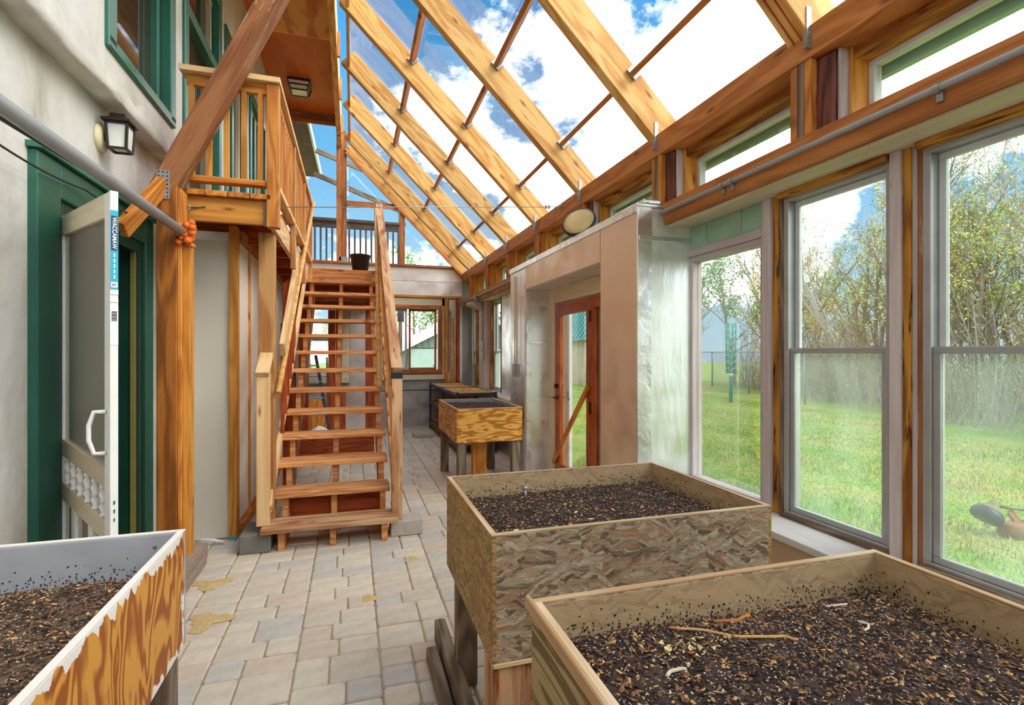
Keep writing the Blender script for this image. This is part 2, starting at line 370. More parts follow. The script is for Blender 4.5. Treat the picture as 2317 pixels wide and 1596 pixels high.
def ply_paint():
    """stained plywood with a ragged white paint rim left along the edges of the sheet"""
    src = MATS['ply_stained']; m = src.copy(); m.name = 'ply_painted_rim'; MATS['ply_painted_rim'] = m
    nt = m.node_tree; N = nt.nodes; L = nt.links; P = N['Principled BSDF']
    old = P.inputs['Base Color'].links[0].from_socket
    t = N.new('ShaderNodeTexCoord'); g = N.new('ShaderNodeSeparateXYZ'); L.new(t.outputs['Generated'], g.inputs[0])
    def edge(sock, both):
        a = N.new('ShaderNodeMath'); a.operation = 'SUBTRACT'; a.inputs[0].default_value = 1.0; L.new(sock, a.inputs[1])
        if not both: return a.outputs[0]
        b = N.new('ShaderNodeMath'); b.operation = 'MINIMUM'; L.new(a.outputs[0], b.inputs[0]); L.new(sock, b.inputs[1]); return b.outputs[0]
    ex = N.new('ShaderNodeMath'); ex.operation = 'MULTIPLY'; ex.inputs[1].default_value = 1.7; L.new(edge(g.outputs[0], True), ex.inputs[0])
    mi = N.new('ShaderNodeMath'); mi.operation = 'MINIMUM'; L.new(ex.outputs[0], mi.inputs[0]); L.new(edge(g.outputs[1], True), mi.inputs[1])
    n = N.new('ShaderNodeTexNoise'); n.inputs['Scale'].default_value = 1.0; n.inputs['Detail'].default_value = 6
    mp = N.new('ShaderNodeMapping'); mp.inputs['Scale'].default_value = (26, 9, 1); L.new(t.outputs['Object'], mp.inputs['Vector']); L.new(mp.outputs[0], n.inputs['Vector'])
    s = N.new('ShaderNodeMath'); s.operation = 'MULTIPLY_ADD'; s.inputs[1].default_value = -0.34; s.inputs[2].default_value = 0.13; L.new(n.outputs['Fac'], s.inputs[0])
    ad = N.new('ShaderNodeMath'); ad.operation = 'ADD'; L.new(mi.outputs[0], ad.inputs[0]); L.new(s.outputs[0], ad.inputs[1])
    lt = N.new('ShaderNodeMath'); lt.operation = 'LESS_THAN'; lt.inputs[1].default_value = 0.0; L.new(ad.outputs[0], lt.inputs[0])
    mk = N.new('ShaderNodeMix'); mk.data_type = 'RGBA'; L.new(lt.outputs[0], mk.inputs[0]); L.new(old, mk.inputs[6]); mk.inputs[7].default_value = C(234, 228, 222)
    L.new(mk.outputs[2], P.inputs['Base Color'])
ply_paint()
glass('roof_glass', refl=0.07, tint=(0.985, 0.992, 0.99, 1))
glass('win_glass', refl=0.09)
glass('win_glass_dusty', refl=0.08, haze=0.09, hazecol=(0.75, 0.88, 0.80, 1))
glass('frosted', refl=0.08, haze=0.25, hazecol=(0.82, 0.9, 0.86, 1))
plain('house_glass', C(58, 50, 40), 0.03, 0.0, var=.4, scale=1.2, spec=1.0)  # opaque dark pane: the unlit room behind is put into its colour
def screenmat():
    m = bpy.data.materials.new('screen_mesh'); m.use_nodes = True; MATS['screen_mesh'] = m
    nt = m.node_tree; N = nt.nodes; L = nt.links; N.clear()
    tr = N.new('ShaderNodeBsdfTransparent'); df = N.new('ShaderNodeBsdfDiffuse'); df.inputs['Color'].default_value = C(150, 142, 132)
    mx = N.new('ShaderNodeMixShader'); mx.inputs[0].default_value = 0.6
    L.new(tr.outputs[0], mx.inputs[1]); L.new(df.outputs[0], mx.inputs[2])
    o = N.new('ShaderNodeOutputMaterial'); L.new(mx.outputs[0], o.inputs['Surface'])
screenmat()

# ------------------------------------------------------------------ builders
def world(o):
    m = o.matrix_basis.copy()
    if o.parent: m = world(o.parent) @ o.matrix_parent_inverse @ m
    return m
def setparent(o, p):
    if p is not None:
        o.parent = p; o.matrix_parent_inverse = world(p).inverted()
def tag(o, label=None, cat=None, group=None, kind=None):
    if label: o['label'] = label
    if cat: o['category'] = cat
    if group: o['group'] = group
    if kind: o['kind'] = kind
    return o
def thing(name, label, cat, loc=(0, 0, 0), group=None, kind=None):
    o = bpy.data.objects.new(name, None); COL.objects.link(o); o.location = loc
    o.empty_display_size = 0.1
    return tag(o, label, cat, group, kind)
BOXC = {}
def boxmesh(Lx, Wy, Tz, mat, bev):
    key = (round(Lx, 4), round(Wy, 4), round(Tz, 4), mat, bev)
    me = BOXC.get(key)
    if me: return me
    me = bpy.data.meshes.new('box')
    bm = bmesh.new(); bmesh.ops.create_cube(bm, size=1.0)
    bmesh.ops.scale(bm, vec=(Lx, Wy, Tz), verts=bm.verts)
    b = min(bev, 0.3 * min(Lx, Wy, Tz))
    if b > 1e-5: bmesh.ops.bevel(bm, geom=bm.edges[:], offset=b, segments=1, affect='EDGES')
    bm.to_mesh(me); bm.free(); me.materials.append(MATS[mat]); BOXC[key] = me
    return me
def board(name, p0, p1, wdir, w, t, mat, parent=None, bev=0.003):
    """square-edged timber from p0 to p1; local X runs along it, w is measured along wdir, t across"""
    p0 = Vector(p0); p1 = Vector(p1); x = (p1 - p0); Ln = x.length; x.normalize()
    y = Vector(wdir); y = (y - x * y.dot(x)).normalized(); z = x.cross(y)
    o = bpy.data.objects.new(name, boxmesh(Ln, w, t, mat, bev)); COL.objects.link(o)
    M = Matrix((x, y, z)).transposed().to_4x4(); M.translation = (p0 + p1) / 2
    o.matrix_basis = M; setparent(o, parent)
    if parent is not None: o.matrix_basis = M
    return o
AX = (Vector((1, 0, 0)), Vector((0, 1, 0)), Vector((0, 0, 1)))
def box(name, x0, x1, y0, y1, z0, z1, mat, parent=None, bev=0.003):
    """axis-aligned piece; local X = longest side, local Z = shortest"""
    d = [(abs(x1 - x0), 0), (abs(y1 - y0), 1), (abs(z1 - z0), 2)]; s = sorted(d, key=lambda a: -a[0])
    c = Vector(((x0 + x1) / 2, (y0 + y1) / 2, (z0 + z1) / 2)); ax = AX[s[0][1]]
    return board(name, c - ax * s[0][0] / 2, c + ax * s[0][0] / 2, AX[s[1][1]], s[1][0], s[2][0], mat, parent, bev)
class MB:
    def __init__(self): self.v = []; self.f = []; self.m = []; self.mats = []
    def mi(self, mat):
        if mat not in self.mats: self.mats.append(mat)
        return self.mats.index(mat)
    def add(self, vs, fs, mat):
        b = len(self.v); self.v += [tuple(p) for p in vs]; k = self.mi(mat)
        for f in fs: self.f.append(tuple(b + i for i in f)); self.m.append(k)
    def box(self, x0, x1, y0, y1, z0, z1, mat):
        self.add([(x0, y0, z0), (x1, y0, z0), (x1, y1, z0), (x0, y1, z0), (x0, y0, z1), (x1, y0, z1), (x1, y1, z1), (x0, y1, z1)],
                 [(0, 3, 2, 1), (4, 5, 6, 7), (0, 1, 5, 4), (1, 2, 6, 5), (2, 3, 7, 6), (3, 0, 4, 7)], mat)
    def obox(self, c, x, y, z, mat):
        c = Vector(c); x = Vector(x); y = Vector(y); z = Vector(z)
        P = [c + sx * x + sy * y + sz * z for sz in (-1, 1) for sy in (-1, 1) for sx in (-1, 1)]
        self.add(P, [(0, 2, 3, 1), (4, 5, 7, 6), (0, 1, 5, 4), (1, 3, 7, 5), (3, 2, 6, 7), (2, 0, 4, 6)], mat)
    def prism(self, prof, axis, a0, a1, mat):
        """profile polygon (2D, ccw) extruded along an axis"""
        def P(p, a):
            if axis == 'x': return (a, p[0], p[1])
            if axis == 'y': return (p[0], a, p[1])
            return (p[0], p[1], a)
        n = len(prof)
        vs = [P(p, a0) for p in prof] + [P(p, a1) for p in prof]
        fs = [tuple(range(n - 1, -1, -1)), tuple(range(n, 2 * n))] + [(i, (i + 1) % n, n + (i + 1) % n, n + i) for i in range(n)]
        self.add(vs, fs, mat)
    def tube(self, pts, r, mat, seg=8, cap=True):
        pts = [Vector(p) for p in pts]; n = len(pts)
        rr = r if isinstance(r, (list, tuple)) else [r] * n
        ref = None; vs = []
        for i, p in enumerate(pts):
            d = (pts[min(i + 1, n - 1)] - pts[max(i - 1, 0)]).normalized()
            if ref is None or abs(d.dot(ref)) > 0.98: ref = Vector((0, 0, 1)) if abs(d.z) < 0.9 else Vector((1, 0, 0))
            a = d.cross(ref).normalized(); b = d.cross(a); ref = a.cross(d)
            for k in range(seg):
                t = 2 * math.pi * k / seg; vs.append(p + (a * math.cos(t) + b * math.sin(t)) * rr[i])
        fs = []
        for i in range(n - 1):
            for k in range(seg):
                k2 = (k + 1) % seg; fs.append((i * seg + k, i * seg + k2, (i + 1) * seg + k2, (i + 1) * seg + k))
        if cap: fs += [tuple(range(seg - 1, -1, -1)), tuple((n - 1) * seg + k for k in range(seg))]
        self.add(vs, fs, mat)
    def lathe(self, prof, c, mat, seg=16, axis=(0, 0, 1)):
        z = Vector(axis).normalized(); a = Vector((1, 0, 0)) if abs(z.x) < .9 else Vector((0, 1, 0))
        x = (a - z * a.dot(z)).normalized(); y = z.cross(x); c = Vector(c); vs = []; n = len(prof)
        for (r, h) in prof:
            for k in range(seg):
                t = 2 * math.pi * k / seg; vs.append(c + z * h + (x * math.cos(t) + y * math.sin(t)) * r)
        fs = []
        for i in range(n - 1):
            for k in range(seg):
                k2 = (k + 1) % seg; fs.append((i * seg + k, i * seg + k2, (i + 1) * seg + k2, (i + 1) * seg + k))
        if prof[0][0] > 1e-6: fs.append(tuple(range(seg - 1, -1, -1)))
        if prof[-1][0] > 1e-6: fs.append(tuple((n - 1) * seg + k for k in range(seg)))
        self.add(vs, fs, mat)
    def build(self, name, parent=None, smooth=False, origin=None):
        me = bpy.data.meshes.new(name)
        og = Vector(origin) if origin else Vector((0, 0, 0))
        if not origin and self.v:
            n = len(self.v); mn = [min(p[i] for p in self.v) for i in range(3)]; mxx = [max(p[i] for p in self.v) for i in range(3)]
            og = Vector(((mn[0] + mxx[0]) / 2, (mn[1] + mxx[1]) / 2, mn[2]))
        me.from_pydata([(p[0] - og.x, p[1] - og.y, p[2] - og.z) for p in self.v], [], self.f)
        for m in self.mats: me.materials.append(MATS[m])
        if len(self.mats) > 1: me.polygons.foreach_set('material_index', self.m)
        if smooth: me.polygons.foreach_set('use_smooth', [True] * len(me.polygons))
        me.update()
        o = bpy.data.objects.new(name, me); COL.objects.link(o); o.location = og; M = Matrix.Translation(og)
        setparent(o, parent); o.matrix_basis = M
        return o
def one(name, fn, parent=None, smooth=False):
    mb = MB(); fn(mb); return mb.build(name, parent, smooth)
def tube(name, pts, r, mat, parent=None, seg=10): return one(name, lambda m: m.tube(pts, r, mat, seg), parent, True)
def wallmesh(name, axis, c0, c1, a0, a1, z0, z1, holes, mat, parent=None):
    """slab wall (axis 'x' or 'y' is its normal) with rectangular holes (a0,a1,z0,z1), built of abutting blocks"""
    As = sorted({a0, a1} | {min(max(v, a0), a1) for h in holes for v in h[:2]}); Zs = sorted({z0, z1} | {min(max(v, z0), z1) for h in holes for v in h[2:]})
    mb = MB()
    for i in range(len(As) - 1):
        j = 0
        while j < len(Zs) - 1:
            def solid(j):
                am = (As[i] + As[i + 1]) / 2; zm = (Zs[j] + Zs[j + 1]) / 2
                return not any(h[0] < am < h[1] and h[2] < zm < h[3] for h in holes)
            if solid(j):
                k = j
                while k + 1 < len(Zs) - 1 and solid(k + 1): k += 1
                if axis == 'x': mb.box(c0, c1, As[i], As[i + 1], Zs[j], Zs[k + 1], mat)
                else: mb.box(As[i], As[i + 1], c0, c1, Zs[j], Zs[k + 1], mat)
                j = k + 1
            else: j += 1
    return mb.build(name, parent)
def copy_tree(o, parent=None, M=None):
    c = o.copy(); COL.objects.link(c); c.parent = parent
    for ch in [x for x in bpy.data.objects if x.parent == o]: copy_tree(ch, c)
    return c
# ================================================================== SETTING
# ---------------- ground + floor
def ground():
    mb = MB(); n = 40; x0, x1, y0, y1 = -30, 60, -30, 70
    import random as _r; r = _r.Random(3)
    vs = []
    for j in range(n + 1):
        for i in range(n + 1):
            x = x0 + (x1 - x0) * i / n; y = y0 + (y1 - y0) * j / n
            far = max(0, math.hypot(x, y) - 14)
            vs.append((x, y, -0.05 + (r.random() - .5) * 0.10 * min(1, far / 6)))
    fs = [(j * (n + 1) + i, j * (n + 1) + i + 1, (j + 1) * (n + 1) + i + 1, (j + 1) * (n + 1) + i) for j in range(n) for i in range(n)]
    mb.add(vs, fs, 'lawn')
    o = mb.build('ground', smooth=True, origin=(0, 0, -0.06)); tag(o, 'green lawn with dry patches outside the greenhouse', 'lawn', kind='structure')
ground()
fl = thing('floor', 'greenhouse floor of buff and grey concrete pavers', 'floor', (0.4, 5, 0), kind='structure')
box('sand_bed', -1.45, 2.4, -1.2, 10.55, -0.10, -0.012, 'paver_sand', fl, 0)
U = 0.0785
PM = ('paver_buff', 'paver_pink', 'paver_grey', 'paver_cream')
pav = []
pr = random.Random(21)
x = -1.44; band = 0
while x < 2.36:
    bw = 5; y = -1.1 + pr.random() * 0.1
    while y < 10.45:
        dep = 3 if pr.random() < 0.26 else 2
        split = 2 if pr.random() < 0.5 else 3
        if dep == 2 and pr.random() < 0.12:
            cells = [(0, 2.5), (2.5, 2.5)]
        else: cells = [(0, split), (split, bw - split)]
        for (o_, w_) in cells: pav.append((x + o_ * U + w_ * U / 2, y + dep * U / 2, w_, dep, pr.choice(PM if pr.random() < .7 else ('paver_buff', 'paver_cream'))))
        y += dep * U
    x += bw * U; band += 1
FA = math.atan(361.5 / 1180.0); SA, CA = math.sin(FA), math.cos(FA)
def seen(px, py):
    D = SA * px + CA * py
    if D < 0.6: return None
    u = 1158.5 + 1180 * (CA * px - SA * py) / D; v = 797 + 1180 * 1.5 / D
    if u < 415 or u > 1190 or v > 1620: return None
    if u > 1000 + (v - 1080) * 0.1 and v > 1085 and u > 1015: return None
    if px < -0.9 and py > 4.7: return None
    return 1.0 / D
pav.sort(key=lambda p: -(seen(p[0], p[1]) or 0))
PMESH = {}
def pavermesh(w_, d_, mat):
    k = (w_, d_, mat)
    if k in PMESH: return PMESH[k]
    bm = bmesh.new(); bmesh.ops.create_cube(bm, size=1.0)
    bmesh.ops.scale(bm, vec=(w_ * U - 0.006, d_ * U - 0.006, 0.05), verts=bm.verts)
    bmesh.ops.bevel(bm, geom=[e for e in bm.edges if abs(e.verts[0].co.z - e.verts[1].co.z) > .01], offset=0.012, segments=1, affect='EDGES')
    top = [e for e in bm.edges if e.verts[0].co.z > 0 and e.verts[1].co.z > 0]
    bmesh.ops.bevel(bm, geom=top, offset=0.007, segments=1, affect='EDGES')
    me = bpy.data.meshes.new('paver'); bm.to_mesh(me); bm.free(); me.materials.append(MATS[mat]); PMESH[k] = me
    return me
cnt = 0; rest = MB()
for (px, py, w_, d_, m) in pav:
    z = -0.025 + (pr.random() - .5) * 0.006
    if cnt < 300 and seen(px, py):
        o = bpy.data.objects.new('paver', pavermesh(w_, d_, m)); COL.objects.link(o)
        M = Matrix.Translation((px, py, z)) @ Matrix.Rotation((pr.random() - .5) * 0.03, 4, 'Z'); setparent(o, fl); o.matrix_basis = M
        cnt += 1
    else:
        hw = w_ * U / 2 - .003; hd = d_ * U / 2 - .003; zt = z + .025; b = .008
        vs = [(px - hw, py - hd, zt - .03), (px + hw, py - hd, zt - .03), (px + hw, py + hd, zt - .03), (px - hw, py + hd, zt - .03),
              (px - hw, py - hd, zt - b), (px + hw, py - hd, zt - b), (px + hw, py + hd, zt - b), (px - hw, py + hd, zt - b),
              (px - hw + b, py - hd + b, zt), (px + hw - b, py - hd + b, zt), (px + hw - b, py + hd - b, zt), (px - hw + b, py + hd - b, zt)]
        fs = [(8, 9, 10, 11)] + [(i, (i + 1) % 4, 4 + (i + 1) % 4, 4 + i) for i in range(4)] + [(4 + i, 4 + (i + 1) % 4, 8 + (i + 1) % 4, 8 + i) for i in range(4)]
        rest.add(vs, fs, m)
tag(rest.build('paver_field', fl), kind='stuff')

# ---------------- glazed roof
roof = thing('ceiling', 'glazed lean-to roof of heavy yellow pine rafters and short purlins', 'roof', (1.0, 5, 5.0), kind='structure')
RY = [-0.43, 0.86, 2.157, 3.46, 4.80, 6.11, 7.36, 8.58, 9.88]
SL = Vector((-1, 0, 1)).normalized(); NR = Vector((1, 0, 1)).normalized()      # up the slope, out of the roof
def onroof(X, off): return Vector((X, 0, 3.02 + (2.2 - X))) + NR * off             # off above the rafter undersides
rafters = []
for i, y in enumerate(RY):
    t = 0.13 if i == 2 else 0.09
    a = onroof(2.26, 0.1175); b = onroof(-0.14, 0.1175)
    for p in (a, b): p.y = y - t / 2
    r = board('rafter', a, b, NR, 0.235, t, 'pine_rafter', roof, 0.004); rafters.append(r)
    if i == 2:
        for s in (-0.022, 0.022):
            a2 = onroof(2.24, -0.004); b2 = onroof(-0.1, -0.004); a2.y = b2.y = y - t / 2 + s * 1
            board('ply_joint', a2, b2, (0, 1, 0), 0.004, 0.01, 'red_fir', r, 0)
    # hurricane-tie bracket at the foot on the near face
    def br(m, y=y, t=t):
        m.box(2.13, 2.16, y - t - .006, y - t + .001, 3.06, 3.20, 'galv'); m.box(2.115, 2.15, y - t - .02, y - t + .001, 2.99, 3.07, 'galv')
        for k in range(4): m.lathe([(.0, -.004), (.006, -.004), (.006, 0)], (2.145, y - t - .004, 3.08 + k * .03), 'steel', 6, (0, -1, 0))
    one('tie_bracket', br, r)
PX = [0.52, 1.16, 1.82]
for i in range(len(RY) - 1):
    for X in PX:
        p = onroof(X, 0.20); q = p.copy(); p.y = RY[i]; q.y = RY[i + 1] - (0.13 if i + 1 == 2 else .09)
        u = board('purlin', p, q, NR, 0.085, 0.04, 'cedar_beam' if i > 1 else 'old_strut', roof, .003)
        hz = q.copy()
        one('joist_hanger', lambda m: m.obox((hz.x, hz.y - .012, hz.z), SL * .045, Vector((0, .012, 0)), NR * .05, 'galv'), u)
    # blocking against the ridge
    p = onroof(-0.12, 0.10); q = p.copy(); p.y = RY[i]; q.y = RY[i + 1] - .09
    board('ridge_block', p, q, (0, 0, 1), 0.20, 0.04, 'pale_board', roof)
    # glass, four panes to a bay
    cuts = [2.34] + PX[::-1] + [-0.20]
    for k in range(4):
        a = onroof(cuts[k], 0.243); b = onroof(cuts[k + 1], 0.243); a.y = b.y = (RY[i] + RY[i + 1]) / 2 - .045
        a = a + SL * .004; b = b - SL * .004
        board('glass_pane', a, b, (0, 1, 0), RY[i + 1] - RY[i] - .012, 0.008, 'roof_glass', roof, 0)
for k in range(4):     # last half bay to the gable and glazing beyond
    cuts = [2.34] + PX[::-1] + [-0.20]
    a = onroof(cuts[k], 0.243); b = onroof(cuts[k + 1], 0.243); a.y = b.y = 10.17
    board('glass_pane', a + SL * .004, b - SL * .004, (0, 1, 0), .56, 0.008, 'roof_glass', roof, 0)
a = onroof(2.26, .1); b = onroof(-.14, .1); a.y = b.y = 10.44
board('gable_rafter', a, b, NR, 0.20, 0.10, 'pine_rafter', roof)
a = onroof(2.2, -.02); b = onroof(-.10, -.02); a.y = b.y = 10.40
board('gable_trim', a, b, NR, 0.05, 0.05, 'cedar_beam', roof)
for X in PX:
    p = onroof(X, 0.20); q = p.copy(); p.y = 9.88; q.y = 10.39
    board('purlin', p, q, NR, 0.085, 0.04, 'cedar_beam', roof)
box('ridge_beam', -0.27, -0.19, -1.2, 10.5, 5.40, 5.99, 'pine_rafter', roof)
for y in RY: box('ridge_stud', -0.19, -0.155, y - .09, y - .05, 5.42, 5.75, 'stud_yellow', roof)
# plywood ceiling between house wall and ridge
cl = thing('ceiling_plywood', 'orange stained plywood ceiling between house wall and ridge', 'ceiling', (-0.8, 5, 6.0), kind='structure')
for y0, y1, m in ((-1.2, .62, 'ply_ceiling'), (.63, 3.06, 'ply_ceiling'), (3.07, 5.5, 'ply_ceiling'), (5.51, 7.95, 'ply_ceiling'), (7.96, 10.5, 'ply_far')):
    if m == 'ply_far' and 'ply_far' not in MATS: wood('ply_far', C(226, 122, 36), C(196, 92, 22), gx=.8, gy=4, contour=3, cmix=.35, rough=.5)
    box('plywood_panel', -1.45, -0.20, y0, y1, 6.0, 6.02, m, cl, .001)

# ---------------- right wall
wr = thing('wall_right', 'right greenhouse wall of timber beams over tall windows', 'wall', (2.4, 5, 0), kind='structure')
box('plate_beam', 2.15, 2.29, -1.2, 10.5, 2.955, 3.11, 'cedar_beam', wr)
box('lintel_beam', 2.15, 2.29, -1.2, 10.5, 2.43, 2.58, 'cedar_beam', wr)
box('lintel_soffit', 2.19, 2.46, -1.2, 3.29, 2.415, 2.43, 'cream_trim', wr)
box('lintel_soffit', 2.19, 2.46, 6.45, 10.5, 2.415, 2.43, 'cream_trim', wr)
box('knee_wall', 2.16, 2.48, -1.2, 3.29, -0.05, 0.30, 'tan_panel', wr)
box('knee_wall', 2.16, 2.48, -1.2, 3.29, 0.305, 0.52, 'tan_panel', wr)
box('knee_wall_foil', 2.15, 2.48, 6.44, 10.5, -0.05, 0.80, 'foil_dull', wr)
box('window_sill', 2.12, 2.44, -1.2, 3.28, 0.52, 0.556, 'white_sill', wr)
box('window_sill', 2.10, 2.44, 6.44, 10.48, 0.80, 0.835, 'white_sill', wr)
# clerestory posts and lights
for i, y in enumerate(RY[1:], 1):
    for k, m in enumerate(('cedar_beam', 'grey_wood', 'deck_orange')):
        box('post_strip', 2.16, 2.20, y - .005 - .043 * k - .04, y - .005 - .043 * k, 2.585 if k != 1 else 2.56, 2.955, m, wr, .002)
    box('clerestory_post', 2.20, 2.36, y - .225, y - .02, 2.58, 2.955, 'red_wood' if i in (2, 3, 4) else 'stud_yellow', wr, .012)
    box('clerestory_jamb', 2.22, 2.40, y - .243, y - .228, 2.58, 2.955, 'white_trim' if i < 5 else 'stud_yellow', wr)
    box('clerestory_jamb', 2.27, 2.40, y - .262, y - .245, 2.58, 2.955, 'stud_yellow', wr)
    box('clerestory_jamb', 2.24, 2.40, y - .012, y + .02, 2.58, 2.955, 'stud_yellow', wr)
nwin = 0
for i in range(len(RY)):
    y0 = RY[i] + .02; y1 = (RY[i + 1] - .26) if i + 1 < len(RY) else 10.45
    if y1 < 0.3: continue
    box('clerestory_head', 2.285, 2.43, y0 - .03, y1 + .03, 2.90, 3.0, 'rot_trim', wr)
    nwin += 1
    wn = thing('window_%d' % nwin, 'clerestory window above the lintel beam, %s from the near end' % ('first', 'second', 'third', 'fourth', 'fifth', 'sixth', 'seventh', 'eighth', 'ninth')[nwin - 1], 'window', (2.4, (y0 + y1) / 2, 2.6), kind='structure')
    for (a0, a1, b0, b1) in ((y0, y1, 2.58, 2.61), (y0, y1, 2.87, 2.90), (y0, y0 + .03, 2.61, 2.87), (y1 - .03, y1, 2.61, 2.87)):
        box('frame', 2.375, 2.425, a0, a1, b0, b1, 'alu_white', wn)
    box('pane', 2.40, 2.406, y0 + .03, y1 - .03, 2.61, 2.87, 'win_glass', wn, 0)
# dark eave flashing outside, seen through the clerestory lights
box('eave_board', 2.46, 2.50, -1.2, 10.5, 2.84, 3.05, 'panel_green', wr)
box('eave_soffit', 2.44, 2.78, -1.2, 10.5, 3.02, 3.05, 'panel_green', wr)

def dh_window(n, y0, y1, z0, z1, label, hazy, X=2.42, meet=1.505, fw=.035, glz=('win_glass', 'win_glass_dusty')):
    wn = thing('window_%d' % n, label, 'window', (X, (y0 + y1) / 2, z0), kind='structure')
    for (a0, a1, b0, b1) in ((y0, y1, z1 - fw, z1), (y0, y1, z0, z0 + fw), (y0, y0 + fw, z0 + fw, z1 - fw), (y1 - fw, y1, z0 + fw, z1 - fw)):
        box('frame', X - .03, X + .06, a0, a1, b0, b1, 'alu', wn)
    s = .03
    lo = []
    for nm, zz0, zz1, xx in (('upper_sash', meet - .01, z1 - fw, X + .03), ('lower_sash', z0 + fw, meet + .02, X - .005)):
        for (a0, a1, b0, b1) in ((y0 + fw, y1 - fw, zz1 - s, zz1), (y0 + fw, y1 - fw, zz0, zz0 + s), (y0 + fw, y0 + fw + s, zz0 + s, zz1 - s), (y1 - fw - s, y1 - fw, zz0 + s, zz1 - s)):
            box(nm, xx - .012, xx + .012, a0, a1, b0, b1, 'alu_white' if nm == 'upper_sash' else 'alu', wn)
        box('pane', xx - .003, xx + .003, y0 + fw + s, y1 - fw - s, zz0 + s, zz1 - s, glz[0] if nm == 'upper_sash' else glz[1], wn, 0)
    return wn
dh_window(11, 1.79, 2.43, .556, 2.40, 'tall aluminium sash window right of the white painted post and clear pane', True)
dh_window(12, 0.80, 1.66, .556, 2.40, 'tall aluminium sash window at the right edge of the picture', True)
dh_window(13, -0.4, 0.62, .556, 2.40, 'tall aluminium sash window beyond the right edge of the picture', True)
# full clear pane between the foil box and the sash windows
wg = thing('window_14', 'clear fixed pane beside the foil box, showing the green clothes dryer', 'window', (2.42, 2.95, .556), kind='structure')
for (a0, a1, b0, b1) in ((2.56, 3.30, 2.16, 2.20), (2.56, 3.30, .556, .60), (2.56, 2.60, .60, 2.16), (3.26, 3.30, .60, 2.16)):
    box('frame', 2.38, 2.46, a0, a1, b0, b1, 'white_trim', wg)
box('pane', 2.42, 2.426, 2.60, 3.26, .60, 2.16, 'win_glass', wg, 0)
box('pane_header', 2.36, 2.46, 2.57, 3.29, 2.20, 2.25, 'white_trim', wr)
for a0, a1 in ((2.57, 2.76), (2.765, 3.10), (3.105, 3.29)): box('header_panel', 2.38, 2.42, a0, a1, 2.25, 2.415, 'panel_green', wr)
# posts between windows: white painted face, orange rotten strip
for (a0, a1, m, xx) in ((2.50, 2.565, 'white_trim', 2.36), (2.455, 2.50, 'rot_trim', 2.38), (2.43, 2.455, 'grey_wood', 2.385), (1.735, 1.785, 'white_trim', 2.36), (1.70, 1.735, 'rot_trim', 2.375),
                        (1.68, 1.70, 'white_trim', 2.385), (1.66, 1.68, 'old_strut', 2.39), (.62, .80, 'white_trim', 2.36)):
    box('window_post', xx, 2.47, a0, a1, .556, 2.415, m, wr, .002)
for (a0, a1) in ((1.79, 2.43), (.80, 1.66)):
    box('head_trim', 2.34, 2.46, a0, a1, 2.385, 2.415, 'rot_trim', wr)
    box('stop_trim', 2.36, 2.40, a0, a1, .556, .575, 'grey_wood', wr)
# far part of the wall
dh_window(15, 8.25, 8.86, .84, 2.40, 'narrow sash window behind the plywood planter near the foil column', True, X=2.40)
dh_window(16, 9.56, 9.98, 1.08, 2.40, 'small sash window beside the electrical boxes in the far corner', True, X=2.40)
dh_window(17, 10.12, 10.40, 1.2, 2.40, 'smallest sash window tight in the far right corner', True, X=2.40)
for (a0, a1, b0, b1, m, xx) in ((9.02, 9.50, .835, 2.415, 'white_trim', 2.26), (8.86, 8.95, .835, 2.415, 'rot_trim', 2.33), (8.17, 8.25, .835, 2.415, 'rot_trim', 2.33), (6.45, 8.17, .835, 2.415, 'foil', 2.33),
                        (8.95, 9.02, .835, 2.415, 'cream_trim', 2.36), (9.50, 9.56, .835, 2.415, 'rot_trim', 2.33), (9.98, 10.05, .835, 2.415, 'rot_trim', 2.33), (10.05, 10.12, .835, 2.415, 'cream_trim', 2.36), (10.40, 10.5, .835, 2.415, 'foil_white', 2.34),
                        (9.56, 9.98, .835, 1.08, 'panel_green', 2.38), (10.12, 10.40, .835, 1.2, 'panel_green', 2.38)):
    box('wall_panel', xx, 2.47, a0, a1, b0, b1, m, wr, .002)
one('post_bracket', lambda m: m.prism([(2.00, 2.37), (2.30, 2.25), (2.30, 2.41), (2.00, 2.41)], 'y', 9.15, 9.4, 'white_trim'), wr)

